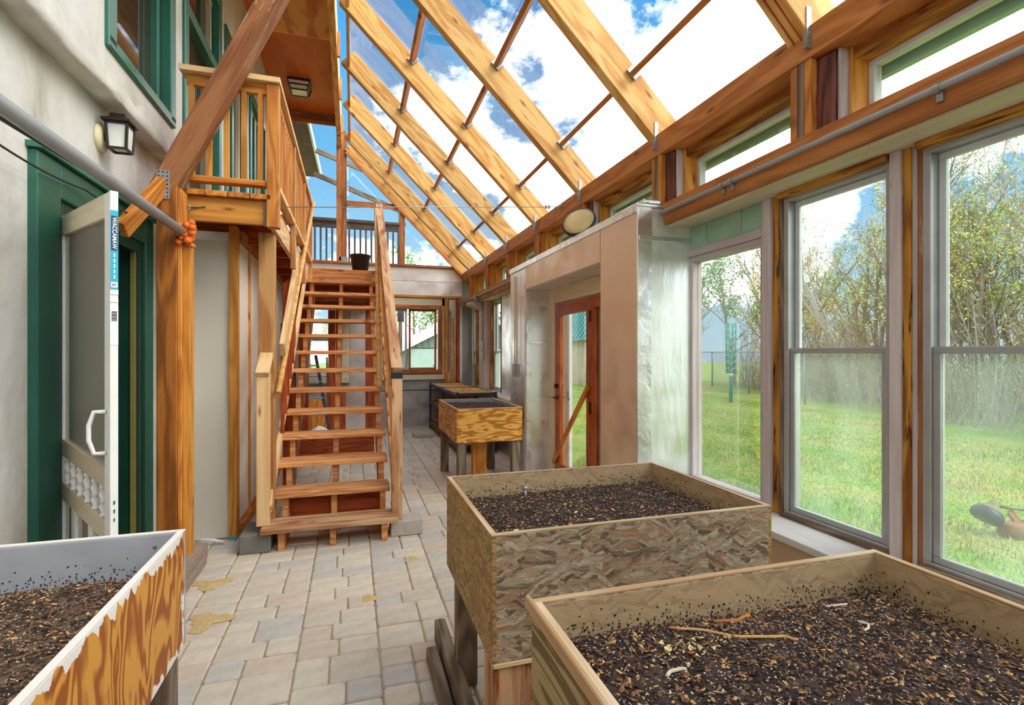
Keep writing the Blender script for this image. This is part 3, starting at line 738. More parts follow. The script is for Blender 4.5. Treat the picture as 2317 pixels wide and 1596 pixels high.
# ---------------- foil box round the garden door
fb = thing('trim_1', 'foil faced insulation box built out around the garden door', 'insulation', (2.1, 4.86, 0), kind='structure')
X0 = 1.95
box('near_column', X0, 2.41, 3.287, 3.873, 0, 2.54, 'foil_white', fb, .006)
box('column_face', X0 - .012, X0, 3.30, 3.86, 0, 2.50, 'foil_warm', fb, .002)
box('far_column', X0, 2.41, 5.807, 6.433, 0, 2.54, 'foil', fb, .006)
box('header_box', X0, 2.41, 3.873, 5.807, 2.235, 2.54, 'foil', fb, .006)
box('header_face', X0 - .012, X0, 3.875, 5.79, 2.24, 2.50, 'foil_warm', fb, .002)
box('top_cover', X0 - .015, 2.42, 3.275, 6.445, 2.54, 2.565, 'foil_tape', fb, .006)
box('top_cap', X0 + .05, 2.15, 3.30, 3.75, 2.565, 2.61, 'foil_tape', fb, .015)
for (x0, x1, a0, a1, b0, b1, m) in ((X0 - .016, X0 + .10, 3.275, 3.29, 0, 2.54, 'foil_tape'), (X0 - .014, X0 - .001, 5.81, 5.86, 0, 2.3, 'foil_tape'), (X0 - .002, X0 + .06, 5.795, 5.81, 0, 2.235, 'foil_tape'),
                            (X0 - .004, 2.41, 3.272, 3.286, 2.30, 2.335, 'foil_tape'), (X0 - .018, X0 - .002, 3.29, 6.43, 2.50, 2.545, 'foil_tape'),
                            (X0 + .06, 2.25, 5.796, 5.807, 1.60, 1.64, 'foil_tape'), (X0 - .003, X0 + .05, 6.0, 6.03, 1.35, 2.45, 'foil_tape'), (X0 + .02, 2.25, 5.797, 5.807, .93, .97, 'foil_tape')):
    box('foil_tape', x0, x1, a0, a1, b0, b1, m, fb, .003)
# ---------------- garden door
dr = thing('door_1', 'orange stained glazed garden door inside the foil box', 'door', (2.27, 5.1, 0), kind='structure')
for (a0, a1, b0, b1) in ((5.66, 5.807, 0, 2.235), (3.873, 5.66, 2.07, 2.235)): box('door_jamb', 2.24, 2.41, a0, a1, b0, b1, 'cream_trim', dr)
for (a0, a1, b0, b1) in ((5.50, 5.64, .03, 2.06), (4.70, 4.80, .03, 2.06), (4.80, 5.50, 1.92, 2.06), (4.80, 5.50, .03, .24)): box('door_rail', 2.25, 2.295, a0, a1, b0, b1, 'door_stain', dr)
box('door_glass', 2.27, 2.276, 4.80, 5.50, .24, 1.92, 'win_glass', dr, 0)
for (a0, a1, b0, b1) in ((4.60, 4.695, .03, 2.06), (3.90, 3.98, .03, 2.06), (3.98, 4.60, 1.94, 2.06), (3.98, 4.60, .03, .2)): box('sidelight_frame', 2.25, 2.31, a0, a1, b0, b1, 'door_stain', dr)
box('sidelight_stop', 2.29, 2.33, 4.53, 4.60, .2, 1.94, 'alu_white', dr)
box('sidelight_glass', 2.28, 2.286, 3.98, 4.60, .2, 1.94, 'win_glass', dr, 0)
box('storm_frame', 2.40, 2.44, 5.58, 5.72, .02, 2.0, 'white_paint', dr)
box('threshold', 2.2, 2.45, 3.9, 5.66, 0, .03, 'alu', dr)
for z in (1.86, .95): box('hinge', 2.235, 2.252, 4.69, 4.712, z - .06, z + .06, 'bronze', dr)
def lever(m):
    m.lathe([(.03, 0), (.03, .008), (.012, .012), (.010, .05)], (2.25, 5.57, .985), 'bronze', 14, (-1, 0, 0)); m.tube([(2.20, 5.57, .985), (2.195, 5.60, .99), (2.19, 5.69, .985)], .009, 'brass', 8)
one('lever_handle', lever, dr, True)
one('deadbolt', lambda m: (m.lathe([(.03, 0), (.03, .01), (.012, .014)], (2.25, 5.57, 1.115), 'bronze', 14, (-1, 0, 0)), m.box(2.215, 2.24, 5.562, 5.578, 1.09, 1.14, 'bronze')), dr)
one('door_hook', lambda m: (m.tube([(2.395, 5.60, 1.05), (2.39, 5.59, .98), (2.38, 5.55, .95), (2.38, 5.53, .97)], .008, 'dark_metal', 6)), dr, True)
st = board('brace_stick', (2.225, 5.63, .24), (2.225, 4.70, 1.16), (0, 1, 1), .055, .03, 'deck_orange'); tag(st, 'slanting orange wooden stick propped across the garden door', 'stick')

# ---------------- far gable wall
wb = thing('wall_back', 'far gable wall lined with foil panels below glazing', 'wall', (0.4, 10.55, 0), kind='structure')
wallmesh('wall_core', 'y', 10.5, 10.6, -1.45, 2.42, -.05, 3.2, [(.58, 1.73, 1.08, 2.44), (-.82, -.24, 1.05, 2.42)], 'grey_panel', wb)
def fp(x0, x1, z0, z1, m): box('foil_panel', x0, x1, 10.488, 10.5, z0, z1, m, wb, .002)
fp(-1.40, .50, .03, .76, 'foil'); fp(.51, 2.14, .03, .74, 'foil_dull'); fp(-.04, .50, .77, 2.60, 'foil'); fp(-1.40, -.95, .77, 2.6, 'foil')
fp(.50, 2.14, 2.64, 2.92, 'foil'); fp(.50, 2.14, 2.925, 3.19, 'foil'); fp(-1.40, .49, 2.64, 3.19, 'foil_white')
fp(1.88, 2.03, .84, 2.58, 'foil'); fp(2.08, 2.15, .84, 2.58, 'foil_white')
box('grey_band', .40, 1.80, 10.47, 10.5, .76, .96, 'grey_panel', wb); box('far_sill', .45, 1.80, 10.42, 10.5, .96, 1.06, 'cream_trim', wb)
box('base_strip', -.9, 1.8, 10.45, 10.5, 0, .035, 'cream_trim', wb)
box('wood_header', .40, 2.13, 10.43, 10.5, 2.59, 2.64, 'stud_yellow', wb)
for (x0, x1, m) in ((1.78, 1.84, 'stud_yellow'), (2.02, 2.08, 'red_fir')): box('corner_stud', x0, x1, 10.40, 10.49, .78, 2.58, m, wb)
box('corner_block', 1.80, 1.86, 10.36, 10.42, .84, 1.10, 'deck_orange', wb)
box('cream_casing', .42, .58, 10.45, 10.5, 1.06, 2.58, 'cream_trim', wb); box('cream_casing', 1.73, 1.78, 10.45, 10.5, 1.06, 2.58, 'cream_trim', wb); box('cream_casing', .42, 1.78, 10.45, 10.5, 2.44, 2.58, 'cream_trim', wb)
wf = thing('window_18', 'wood framed sliding window at the far end showing a white roofed barn', 'window', (1.16, 10.5, 1.06), kind='structure')
for (x0, x1, z0, z1) in ((.58, 1.73, 2.36, 2.44), (.58, 1.73, 1.08, 1.16), (.58, .65, 1.16, 2.36), (1.65, 1.73, 1.16, 2.36)): box('frame', x0, x1, 10.44, 10.56, z0, z1, 'window_wood', wf)
for (x0, x1, yy, m) in ((.65, 1.04, 10.53, 'win_glass'), (1.07, 1.62, 10.50, 'win_glass')):
    for (a, b, c, d) in ((x0, x1, 2.32, 2.36), (x0, x1, 1.16, 1.20), (x0, x0 + .04, 1.20, 2.32), (x1 - .04, x1, 1.20, 2.32)): box('sash', a, b, yy - .015, yy + .015, c, d, 'window_wood' if x0 > 1 else 'alu', wf)
    box('pane', x0 + .04, x1 - .04, yy - .003, yy + .003, 1.20, 2.32, m, wf, 0)
box('latch', 1.56, 1.60, 10.47, 10.49, 1.22, 1.26, 'steel', wf)
ws = thing('window_19', 'sash window behind the stair treads with green hillside in view', 'window', (-.53, 10.5, 1.05), kind='structure')
for (x0, x1, z0, z1) in ((-.82, -.24, 2.35, 2.42), (-.82, -.24, 1.05, 1.15), (-.82, -.76, 1.15, 2.35), (-.30, -.24, 1.15, 2.35), (-.76, -.30, 1.72, 1.77)): box('frame', x0, x1, 10.44, 10.56, z0, z1, 'red_fir' if x0 > -.4 else 'alu_white', ws)
for z0, z1 in ((1.15, 1.72), (1.77, 2.35)): box('pane', -.76, -.30, 10.51, 10.516, z0, z1, 'win_glass', ws, 0)
box('cream_casing', -.24, -.05, 10.44, 10.5, .98, 2.60, 'cream_trim', wb); box('cream_casing', -.9, -.05, 10.42, 10.5, .92, 1.04, 'cream_trim', wb)
# upper gable glazing
wu = thing('window_20', 'triangular gable glazing above the stair landing', 'window', (0.3, 10.5, 3.2), kind='structure')
box('centre_post', -.20, -.10, 10.42, 10.52, 3.2, 5.72, 'old_strut', wu); box('post_trim', -.285, -.20, 10.40, 10.50, 3.24, 5.75, 'cedar_beam', wu)
box('post_base', -.24, -.08, 10.40, 10.42, 3.22, 3.32, 'galv', wu)
box('sill_rail', -1.40, 2.15, 10.40, 10.53, 3.19, 3.235, 'old_strut', wu)
box('mid_rail', -.10, .99, 10.42, 10.51, 4.33, 4.40, 'old_strut', wu); box('mid_trim', -.10, .93, 10.40, 10.42, 4.29, 4.36, 'cedar_beam', wu)
box('side_post', .90, .99, 10.42, 10.51, 3.235, 4.33, 'cedar_beam', wu)
box('top_rail', -1.40, -.19, 10.42, 10.52, 5.86, 6.0, 'old_strut', wu); box('top_trim', -1.40, -.24, 10.40, 10.42, 5.78, 5.85, 'cedar_beam', wu)
box('left_post', -1.40, -1.28, 10.42, 10.52, 3.235, 5.86, 'cedar_beam', wu)
box('pane', -1.28, -.285, 10.48, 10.486, 3.235, 5.86, 'win_glass', wu, 0)
box('pane', -.10, .90, 10.48, 10.486, 3.235, 4.29, 'win_glass', wu, 0)
def tri(m, P): m.prism(P, 'y', 10.48, 10.486, 'win_glass')
one('pane', lambda m: tri(m, [(-.10, 4.40), (.80, 4.40), (-.10, 5.30)]), wu)
one('pane', lambda m: tri(m, [(.99, 3.235), (1.98, 3.235), (.99, 4.22)]), wu)

# ---------------- house wall on the left
hw = thing('wall_left', 'rough grey white stucco house wall', 'wall', (-1.45, 3, 0), kind='structure')
wallmesh('lower_stucco', 'x', -1.75, -1.45, -1.2, 4.75, -.05, 3.02, [(3.16, 4.36, -.05, 2.32)], 'stucco', hw)
HW = [(3.50, 4.60, 3.26, 4.75), (4.90, 6.10, 2.76, 5.16), (6.36, 7.5, 2.76, 5.05), (7.78, 9.05, 2.76, 5.05)]
wallmesh('upper_stucco', 'x', -1.75, -1.33, -1.2, 10.5, 3.0, 6.0, HW, 'stucco', hw)
wallmesh('rear_stucco', 'x', -1.75, -1.40, 4.75, 10.5, -.05, 3.0, [(4.9, 6.10, 2.76, 3.0), (6.36, 7.5, 2.76, 3.0), (7.78, 9.05, 2.76, 3.0)], 'stucco', hw)
def ledge(m):      # rounded lip under the upper storey
    n = 48; prof = [(-1.455, 2.99), (-1.38, 2.985), (-1.332, 2.985), (-1.318, 3.0), (-1.322, 3.05), (-1.335, 3.16)]
    r = random.Random(5); vs = []
    for i in range(n + 1):
        y = -1.2 + 5.7 * i / n
        for (a, z) in prof: vs.append((a + (r.random() - .5) * .012, y, z + (r.random() - .5) * .016))
    k = len(prof)
    m.add(vs, [(i * k + j, (i + 1) * k + j, (i + 1) * k + j + 1, i * k + j + 1) for i in range(n) for j in range(k - 1)], 'stucco')
one('stucco_ledge', ledge, hw, True)
labs = ['large green framed window on the stucco wall above the lantern', 'tall green framed window with a transom behind the big slanting strut', 'green framed glass door behind the front balcony balusters', 'green framed glass door furthest along the balcony']
for i, (y0, y1, z0, z1) in enumerate(HW):
    wn = thing('window_%d' % (21 + i), labs[i], 'window', (-1.35, (y0 + y1) / 2, z0), kind='structure')
    t = .075
    for (a0, a1, b0, b1) in ((y0 - .03, y1 + .03, z1 - t, z1 + .03), (y0 - .03, y1 + .03, z0 - .03, z0 + t * .6), (y0 - .03, y0 + t, z0, z1), (y1 - t, y1 + .03, z0, z1)):
        box('frame', -1.42, -1.305, a0, a1, b0, b1, 'green_trim', wn, .008)
    for (a0, a1, b0, b1, m) in ((y1 - t - .05, y1 - t, z0 + t * .6, z1 - t, 'green_dark'), (y1 - t - .09, y1 - t - .05, z0 + t * .6, z1 - t, 'cream_trim' if i else 'green_trim'), (y0 + t, y0 + t + .05, z0 + t * .6, z1 - t, 'green_trim'), (y0 + t, y1 - t, z0 + t * .6, z0 + t * .6 + .05, 'green_trim'), (y0 + t, y1 - t, z1 - t - .05, z1 - t, 'cream_trim' if i else 'green_trim')):
        box('sash', -1.46, -1.37, a0, a1, b0, b1, m, wn, .004)
    if i == 1: box('transom', -1.44, -1.33, y0 + t, y1 - t, 4.38, 4.48, 'green_trim', wn); box('transom_stop', -1.45, -1.36, y0 + t, y1 - t, 4.48, 4.53, 'cream_trim', wn)
    if i > 1: box('centre_stile', -1.45, -1.36, (y0 + y1) / 2 - .05, (y0 + y1) / 2 + .05, z0, z1, 'green_trim', wn)
    box('pane', -1.425, -1.415, y0 + t, y1 - t, z0 + t * .6, z1 - t, 'house_glass', wn, 0)
# house door with wide green casing
hd = thing('door_2', 'dark green house door with wide green casing behind the screen door', 'door', (-1.45, 3.75, 0), kind='structure')
for (a0, a1, b0, b1) in ((2.99, 3.20, 0, 2.46), (4.33, 4.48, 0, 2.46), (3.20, 4.33, 2.28, 2.46)): box('casing', -1.47, -1.41, a0, a1, b0, b1, 'green_paint', hd, .006)
for (a0, a1, b0, b1) in ((3.20, 3.26, 0, 2.28), (4.25, 4.33, 0, 2.28), (3.26, 4.25, 2.20, 2.28)): box('jamb', -1.60, -1.43, a0, a1, b0, b1, 'green_dark', hd)
box('cap_moulding', -1.47, -1.385, 2.97, 4.50, 2.46, 2.49, 'green_trim', hd)
box('door_slab', -1.60, -1.555, 3.26, 4.25, .17, 2.20, 'green_dark', hd)
for (a0, a1, b0, b1) in ((3.38, 3.72, .3, 1.0), (3.80, 4.13, .3, 1.0), (3.38, 4.13, 1.15, 2.05)): box('door_panel', -1.557, -1.545, a0, a1, b0, b1, 'green_paint', hd, .01)
one('door_lever', lambda m: (m.lathe([(.03, 0), (.03, .01), (.012, .02), (.01, .06)], (-1.555, 3.34, 1.1), 'steel', 12, (1, 0, 0)), m.tube([(-1.50, 3.34, 1.1), (-1.50, 3.45, 1.1)], .01, 'steel', 8)), hd, True)
box('weather_strip', -1.47, -1.44, 4.22, 4.25, .05, 2.2, 'trim_yellow', hd)
# unseen wall added behind the camera so the foil has something to reflect
wc = box('wall_added', -1.75, 2.5, -1.3, -1.2, -.05, 3.1, 'stucco'); tag(wc, 'plain pale unseen wall added behind the camera for foil reflections', 'wall', kind='structure')
# ================================================================== TIMBER: post, strut, closet, balcony, stair
ps = thing('corner_post', 'thick stained post at the house corner beside the screen door', 'post', (-1.18, 4.05, 0))
box('post_timber', -1.24, -1.12, 3.985, 4.125, 0, 2.74, 'stain_post', ps, .006)
box('side_board', -1.12, -1.095, 4.00, 4.125, 0, 2.60, 'deck_orange', ps)
box('nailer_stud', -1.095, -1.05, 4.02, 4.11, 0, 2.24, 'stud_yellow', ps)
def plate(m):
    m.box(-1.235, -1.160, 3.977, 3.986, 2.52, 2.71, 'galv')
    for i in range(3):
        for j in range(7): m.lathe([(0, .004), (.006, .003), (.006, 0)], (-1.222 + .025 * i, 3.977, 2.535 + .027 * j), 'dark_metal', 6, (0, -1, 0))
one('nail_plate', plate, ps)
su = board('roof_strut', (-1.225, 4.055, 2.56), (-.01, 4.055, 5.15), (0, 1, 0), .152, .14, 'old_strut', None, .006); tag(su, 'massive weathered timber strut slanting up from the corner post', 'beam')
sb = board('stub_brace', (-1.33, 3.70, 2.24), (-1.20, 3.99, 2.62), (1, 0, 0), .05, .11, 'deck_orange'); tag(sb, 'short yellow brace running down from the corner post over the door casing', 'brace')

cw = thing('wall_closet', 'white panelled closet wall under the balcony', 'wall', (-1.05, 5.2, 0), kind='structure')
box('front_panel', -1.245, -.945, 4.70, 4.72, .005, 2.40, 'white_panel', cw, .001); box('foil_strip', -1.245, -.945, 4.695, 4.72, 2.40, 2.47, 'foil_white', cw, .001)
box('front_stud', -.945, -.885, 4.655, 4.75, 0, 2.52, 'stud_yellow', cw)
box('stud_foot', -.947, -.883, 4.652, 4.753, 0, .02, 'sticker_teal', cw, 0)
for a0, a1 in ((4.76, 5.20), (5.25, 6.40), (6.45, 7.70)): box('side_panel', -.915, -.90, a0, a1, .10, 2.42, 'white_panel', cw, .001)
for y in (5.20, 6.40, 7.70): box('side_stud', -.925, -.885, y, y + .05, 0, 2.44, 'deck_orange', cw)
box('bottom_plate', -.93, -.86, 4.76, 7.7, 0, .09, 'deck_orange', cw); box('top_plate', -.95, -.86, 4.75, 7.7, 2.42, 2.50, 'old_strut', cw)

bl = thing('balcony', 'raised timber balcony and landing with railing along the house', 'balcony', (-.6, 6.5, 2.4))
DZ = 2.657
for k in range(5): box('deck_board', -1.29 + .145 * k, -1.29 + .145 * k + .14, 4.17, 7.62, DZ - .038, DZ, 'deck_orange', bl)
for k in range(20): box('deck_board', -1.29, .42, 7.63 + .141 * k, 7.63 + .141 * k + .137, DZ - .038, DZ, 'deck_orange', bl)
box('rim_joist', -1.19, -.60, 4.21, 4.25, 2.44, DZ - .04, 'stud_yellow', bl)
box('rim_end', -.625, -.585, 4.20, 4.25, 2.43, DZ - .04, 'grey_wood', bl)
box('side_rim', -.60, -.565, 4.26, 7.60, 2.44, DZ - .04, 'pale_board', bl)  # paler timber chosen here to carry the bright light on this side
for y in (5.0, 5.6, 6.2, 6.8, 7.3): box('joist', -1.38, -.60, y, y + .04, 2.44, DZ - .04, 'red_fir', bl)
box('landing_rim', -.60, .42, 7.60, 7.64, 2.46, DZ - .04, 'stair_wood', bl)
box('landing_beam', -.70, .42, 7.70, 7.78, 2.22, 2.44, 'red_fir', bl)
box('landing_side', .385, .42, 7.64, 10.40, 2.46, DZ - .04, 'deck_orange', bl)
for xx in (-.42, -.05, .30):
    j = box('joist', xx, xx + .04, 7.66, 10.40, 2.45, DZ - .04, 'red_fir', bl)
    one('joist_hanger', lambda m: (m.box(xx - .05, xx - .002, 7.645, 7.66, 2.44, 2.57, 'galv'), m.box(xx + .042, xx + .09, 7.645, 7.66, 2.44, 2.57, 'galv')), j)
box('back_beam', -.6, .4, 8.9, 8.96, 2.20, 2.44, 'red_fir', bl)
# supporting posts
box('support_post', -.70, -.585, 4.46, 4.58, .14, 2.44, 'fir_post', bl, .004)
for (xx, yy, m) in ((-.70, 5.95, 'red_fir'), (-.70, 7.68, 'red_fir'), (.18, 7.68, 'red_fir'), (-.40, 9.6, 'red_fir')): box('support_post', xx, xx + .12, yy, yy + .10, 0, 2.24, m, bl)
box('tie_board', -.70, .30, 7.66, 7.68, .10, .32, 'red_fir', bl); box('tie_ledge', -.70, .30, 7.62, 7.68, .06, .10, 'deck_orange', bl)
# front railing
box('corner_newel', -.60, -.515, 4.17, 4.255, 2.42, 3.47, 'deck_orange', bl)
box('rail_cap', -1.155, -.505, 4.145, 4.285, 3.475, 3.515, 'pale_board', bl); box('rail_top', -1.12, -.60, 4.20, 4.24, 3.40, 3.475, 'deck_orange', bl)
box('rail_bottom', -1.13, -.60, 4.185, 4.265, 2.72, 2.76, 'deck_orange', bl)
for k in range(5): box('baluster', -1.11 + .112 * k, -1.075 + .112 * k, 4.20, 4.235, 2.76, 3.41, 'stud_yellow', bl, .002)
# side railing along the stair well
box('rail_cap', -.625, -.505, 4.29, 7.62, 3.475, 3.515, 'pale_board', bl); box('rail_top', -.575, -.54, 4.26, 7.6, 3.40, 3.475, 'deck_orange', bl)
box('rail_bottom', -.59, -.52, 4.26, 7.6, 2.72, 2.76, 'pale_board', bl)
for y in (5.35, 6.45, 7.53): box('rail_post', -.562, -.52, y, y + .085, 2.30, 3.47, 'fir_post', bl)
for y in [4.26 + .112 * i for i in range(1, 30)]:
    if all(abs(y - q - .04) > .08 for q in (5.35, 6.45, 7.53)): box('baluster', -.575, -.54, y, y + .035, 2.76, 3.41, 'deck_orange', bl, .002)
for y in (5.36, 6.46): one('strap', lambda m: m.box(-.566, -.515, y - .005, y + .09, 2.63, 2.69, 'galv'), bl)

stc = thing('staircase', 'open timber staircase with thick treads rising to the landing', 'staircase', (-.14, 5.8, 0))
RUN = .263; RISE = .19; Y1 = 4.215
for k in range(1, 14):
    y = Y1 + RUN * (k - 1); z = RISE * k
    x0, x1 = (-.655, .35) if k == 1 else (-.60, .30)
    box('tread', x0 + pr.uniform(-.004, .004), x1 + pr.uniform(-.004, .004), y, y + .285, z - .04, z, 'stair_worn' if k in (1,) else 'stair_wood', stc, .004)
def stringer(x):
    def f(m):
        # side profile (y, z): saw-tooth upper edge, straight lower edge
        P = [(Y1 + .06, 0.0)]
        for k in range(1, 14):
            y = Y1 + RUN * (k - 1) + .055; z = RISE * k - .041
            P += [(y, z), (y + RUN, z)]
        P += [(Y1 + RUN * 13 + .05, RISE * 13 - .33), (Y1 + .46, 0.0)]
        m.prism(P, 'x', x, x + .045, 'stair_wood')
    return f
for x in (-.535, -.165, .225): one('stringer', stringer(x), stc)
box('kick_board', -.50, .26, 4.66, 4.69, .02, .345, 'red_fir', stc)
# left newel, sloping guard boards, wall pole
box('newel_post', -.69, -.60, 4.30, 4.385, .19, 1.34, 'pale_board', stc, .004)
board('newel_cap', (-.645, 4.28, 1.335), (-.64, 4.62, 1.60), (1, 0, 0), .095, .04, 'pale_board', stc)
board('guard_board', (-.545, 4.62, 1.52), (-.545, 5.78, 2.42), (0, -.6, 1), .13, .04, 'pale_board', stc)
board('guard_rail', (-.61, 4.36, .30), (-.585, 7.52, 2.66), (0, -.6, 1), .085, .035, 'pale_board', stc)
board('guard_rail', (-.635, 4.38, .75), (-.62, 6.0, 1.93), (0, -.6, 1), .085, .03, 'deck_orange', stc)
for i in range(8):
    y = 4.95 + i * .2; zt = 1.45 + (y - 4.62) * .776
    if zt < 2.42: box('guard_baluster', -.60, -.57, y, y + .035, .35 + (y - 4.36) * .747, zt + .05, 'red_fir', stc, .002)
def pole(name, a, b, sgn):
    p = tube(name, [a, b], .022, 'rail_pole', stc, 12)
    a = Vector(a); b = Vector(b)
    for t in (.08, .5, .92):
        q = a.lerp(b, t); one('pole_bracket', lambda m: m.tube([q, q + Vector((sgn * .03, 0, -.05)), q + Vector((sgn * .075, 0, -.05))], .005, 'brass', 6), p, True)
pole('handrail_pole', (-.55, 4.42, 1.19), (-.497, 7.5, 3.53), -1)
pole('handrail_pole', (.225, 4.62, 1.20), (.312, 7.5, 3.51), 1)
# right newel and guard
box('newel_post', .31, .395, 4.37, 4.455, .12, 1.33, 'stair_worn', stc, .004)
box('black_band', .307, .398, 4.367, 4.458, 1.285, 1.335, 'black', stc, .002)
board('guard_cap', (.352, 4.40, 1.36), (.365, 7.66, 3.60), (1, 0, 0), .095, .04, 'stair_worn', stc)
board('guard_side', (.318, 4.46, 1.26), (.33, 7.62, 3.46), (0, -.6, 1), .11, .03, 'stair_wood', stc)
board('guard_rail', (.335, 4.42, .34), (.345, 7.62, 2.74), (0, -.6, 1), .085, .035, 'stair_wood', stc)
for i in range(1, 15):
    y = 4.45 + i * .21; box('guard_baluster', .335, .365, y, y + .035, .34 + (y - 4.42) * .75, 1.28 + (y - 4.42) * .695, 'stair_wood', stc, .002)
box('landing_post', .315, .40, 7.60, 7.685, 2.40, 3.58, 'stair_worn', stc)
for (x0, x1, y0, y1, lab) in ((.30, .56, 4.34, 4.56, 'grey concrete block under the right stair newel'), (-.80, -.585, 4.27, 4.62, 'grey concrete block under the left stair newel')):
    o = box('concrete_block', x0, x1, y0, y1, 0.0, .12 if x0 > 0 else .14, 'concrete' if x0 > 0 else 'concrete_dark', None, .006); tag(o, lab, 'block')
# ================================================================== OBJECTS INSIDE
def soil_top(name, x0, x1, y0, y1, z, label, amp, seed, nchip, mat='soil', light=False, splash=700):
    r = random.Random(seed); mb = MB(); n = max(24, int((x1 - x0) / .028)); m = max(16, int((y1 - y0) / .028))
    ph = [(r.uniform(2, 9), r.uniform(2, 9), r.uniform(0, 6), r.uniform(.3, 1)) for _ in range(7)]
    def hz(x, y):
        s = sum(a * math.sin(p * x + q * y + f) for p, q, f, a in ph) / 4
        e = min(x - x0, x1 - x, y - y0, y1 - y)
        return z + amp * s - .02 * max(0, 1 - e / .08)
    vs = []
    for j in range(m + 1):
        for i in range(n + 1):
            x = x0 + (x1 - x0) * i / n; y = y0 + (y1 - y0) * j / m
            vs.append((x, y, hz(x, y) + r.uniform(-.006, .006)))
    mb.add(vs, [(j * (n + 1) + i, j * (n + 1) + i + 1, (j + 1) * (n + 1) + i + 1, (j + 1) * (n + 1) + i) for j in range(m) for i in range(n)], mat)
    kinds = ['chip_dark'] * 5 + ['chip_bark'] * (4 if light else 3) + ['chip_white'] * (3 if light else 1) + ['dry_stem'] * 1
    for _ in range(nchip):
        x = r.uniform(x0 + .01, x1 - .01); y = r.uniform(y0 + .01, y1 - .01); k = r.choice(kinds)
        l = r.uniform(.002, .0075) if k != 'chip_white' else r.uniform(.0015, .0032); wdt = l * r.uniform(.25, .7); a = r.uniform(0, 6.28); t = r.uniform(-.5, .5)
        c = Vector((x, y, hz(x, y) + .004)); d = Vector((math.cos(a), math.sin(a), t)) * l; e = Vector((-math.sin(a), math.cos(a), r.uniform(-.4, .4))) * wdt; u = Vector((0, 0, wdt * .6))
        mb.add([c - d - e, c + d - e * .6, c + d * .8 + e, c - d * .7 + e, c + u], [(0, 1, 4), (1, 2, 4), (2, 3, 4), (3, 0, 4)], k)
    for _ in range(splash):          # soil splashed up the inner faces
        if r.random() < .55: x = r.uniform(x0, x1); y = y1 + .004; n_ = Vector((0, -1, 0)); t_ = Vector((1, 0, 0))
        else: x = x1 + .004; y = r.uniform(y0, y1); n_ = Vector((-1, 0, 0)); t_ = Vector((0, 1, 0))
        c = Vector((x, y, hz(min(x, x1), min(y, y1)) + abs(r.gauss(0, .022)))); s = r.uniform(.0012, .004); q = [c + t_ * s * r.uniform(.5, 1.2) * math.cos(k * 1.047) + Vector((0, 0, s * r.uniform(.5, 1.2) * math.sin(k * 1.047))) for k in range(6)]
        mb.add(q + [c + n_ * s * .8], [(k, (k + 1) % 6, 6) for k in range(6)], 'chip_dark')
    o = mb.build(name); tag(o, label, 'soil', kind='stuff'); return hz
def planter(label, x0, x1, y0, y1, zb, zt, outer_front, outer_side, inner, legs, legmat, edge='board_edge', t=.018, legw=.09):
    p = thing('planter_box', label, 'planter', ((x0 + x1) / 2, (y0 + y1) / 2, 0), 'raised plywood planters')
    def side(nm, a, b, c, d, mo, axis):
        o = box(nm, a, b, c, d, zb, zt, mo, p, .002)
        # inner lining skin and pale sawn edge
        if axis == 'y0': box('inner_face', a + t, b - t, d, d + .003, zb, zt - .004, inner, o, 0); box('sawn_edge', a, b, c, d, zt, zt + .004, edge, o, 0)
        if axis == 'y1': box('inner_face', a + t, b - t, c - .003, c, zb, zt - .004, inner, o, 0); box('sawn_edge', a, b, c, d, zt, zt + .004, edge, o, 0)
        if axis == 'x0': box('inner_face', b, b + .003, c + t, d - t, zb, zt - .004, inner, o, 0); box('sawn_edge', a, b, c + t, d - t, zt, zt + .004, edge, o, 0)
        if axis == 'x1': box('inner_face', a - .003, a, c + t, d - t, zb, zt - .004, inner, o, 0); box('sawn_edge', a, b, c + t, d - t, zt, zt + .004, edge, o, 0)
    side('front_board', x0, x1, y0, y0 + t, outer_front, 'y0'); side('back_board', x0, x1, y1 - t, y1, outer_front, 'y1')
    side('side_board', x0, x0 + t, y0, y1, outer_side, 'x0'); side('side_board', x1 - t, x1, y0, y1, outer_side, 'x1')
    box('bottom_board', x0 + t, x1 - t, y0 + t, y1 - t, zb + .02, zb + .04, 'ply_grey', p, 0)
    for (lx, ly) in legs: box('leg', lx, lx + legw, ly, ly + legw, 0, zb + .12, legmat, p, .004)
    return p
# A: OSB bed in the middle right
pA = planter('grey brown strand board planter in the middle right', .42, 1.51, 1.59, 2.405, .515, .92, 'osb_outer', 'osb_side', 'osb_inner', [(.45, 2.29), (1.38, 2.29), (1.38, 1.64)], 'grey_wood')
box('leg', .43, .56, 1.60, 1.73, 0, .52, 'stair_worn', pA); box('leg_cap', .425, .60, 1.585, 1.74, .50, .515, 'board_edge', pA)
for (sx, sz) in ((.46, .60), (.46, .56), (.47, .68)): one('screw', lambda m: m.lathe([(0, .003), (.005, .002), (.005, 0)], (sx, 1.59, sz), 'steel', 8, (0, -1, 0)), pA)
hA = soil_top('potting_soil', .445, 1.485, 1.615, 2.38, .845, 'dark potting soil filling the strand board planter in the middle', .012, 11, 9000)
# B: bed at the lower right
pB = planter('strand board planter with plywood side at the lower right corner', .40, 1.46, .30, 1.15, .515, .92, 'osb_outer', 'ply_grey', 'osb_inner', [(.43, .36), (1.34, 1.03), (1.34, .36)], 'grey_wood')
board('rim_batten', (.394, .30, .915), (.394, 1.165, .915), (0, 0, 1), .03, .012, 'board_edge', pB)
hB = soil_top('potting_soil', .425, 1.435, .325, 1.125, .84, 'bark flecked potting soil with dried roots in the lower right planter', .014, 12, 16000, light=True)
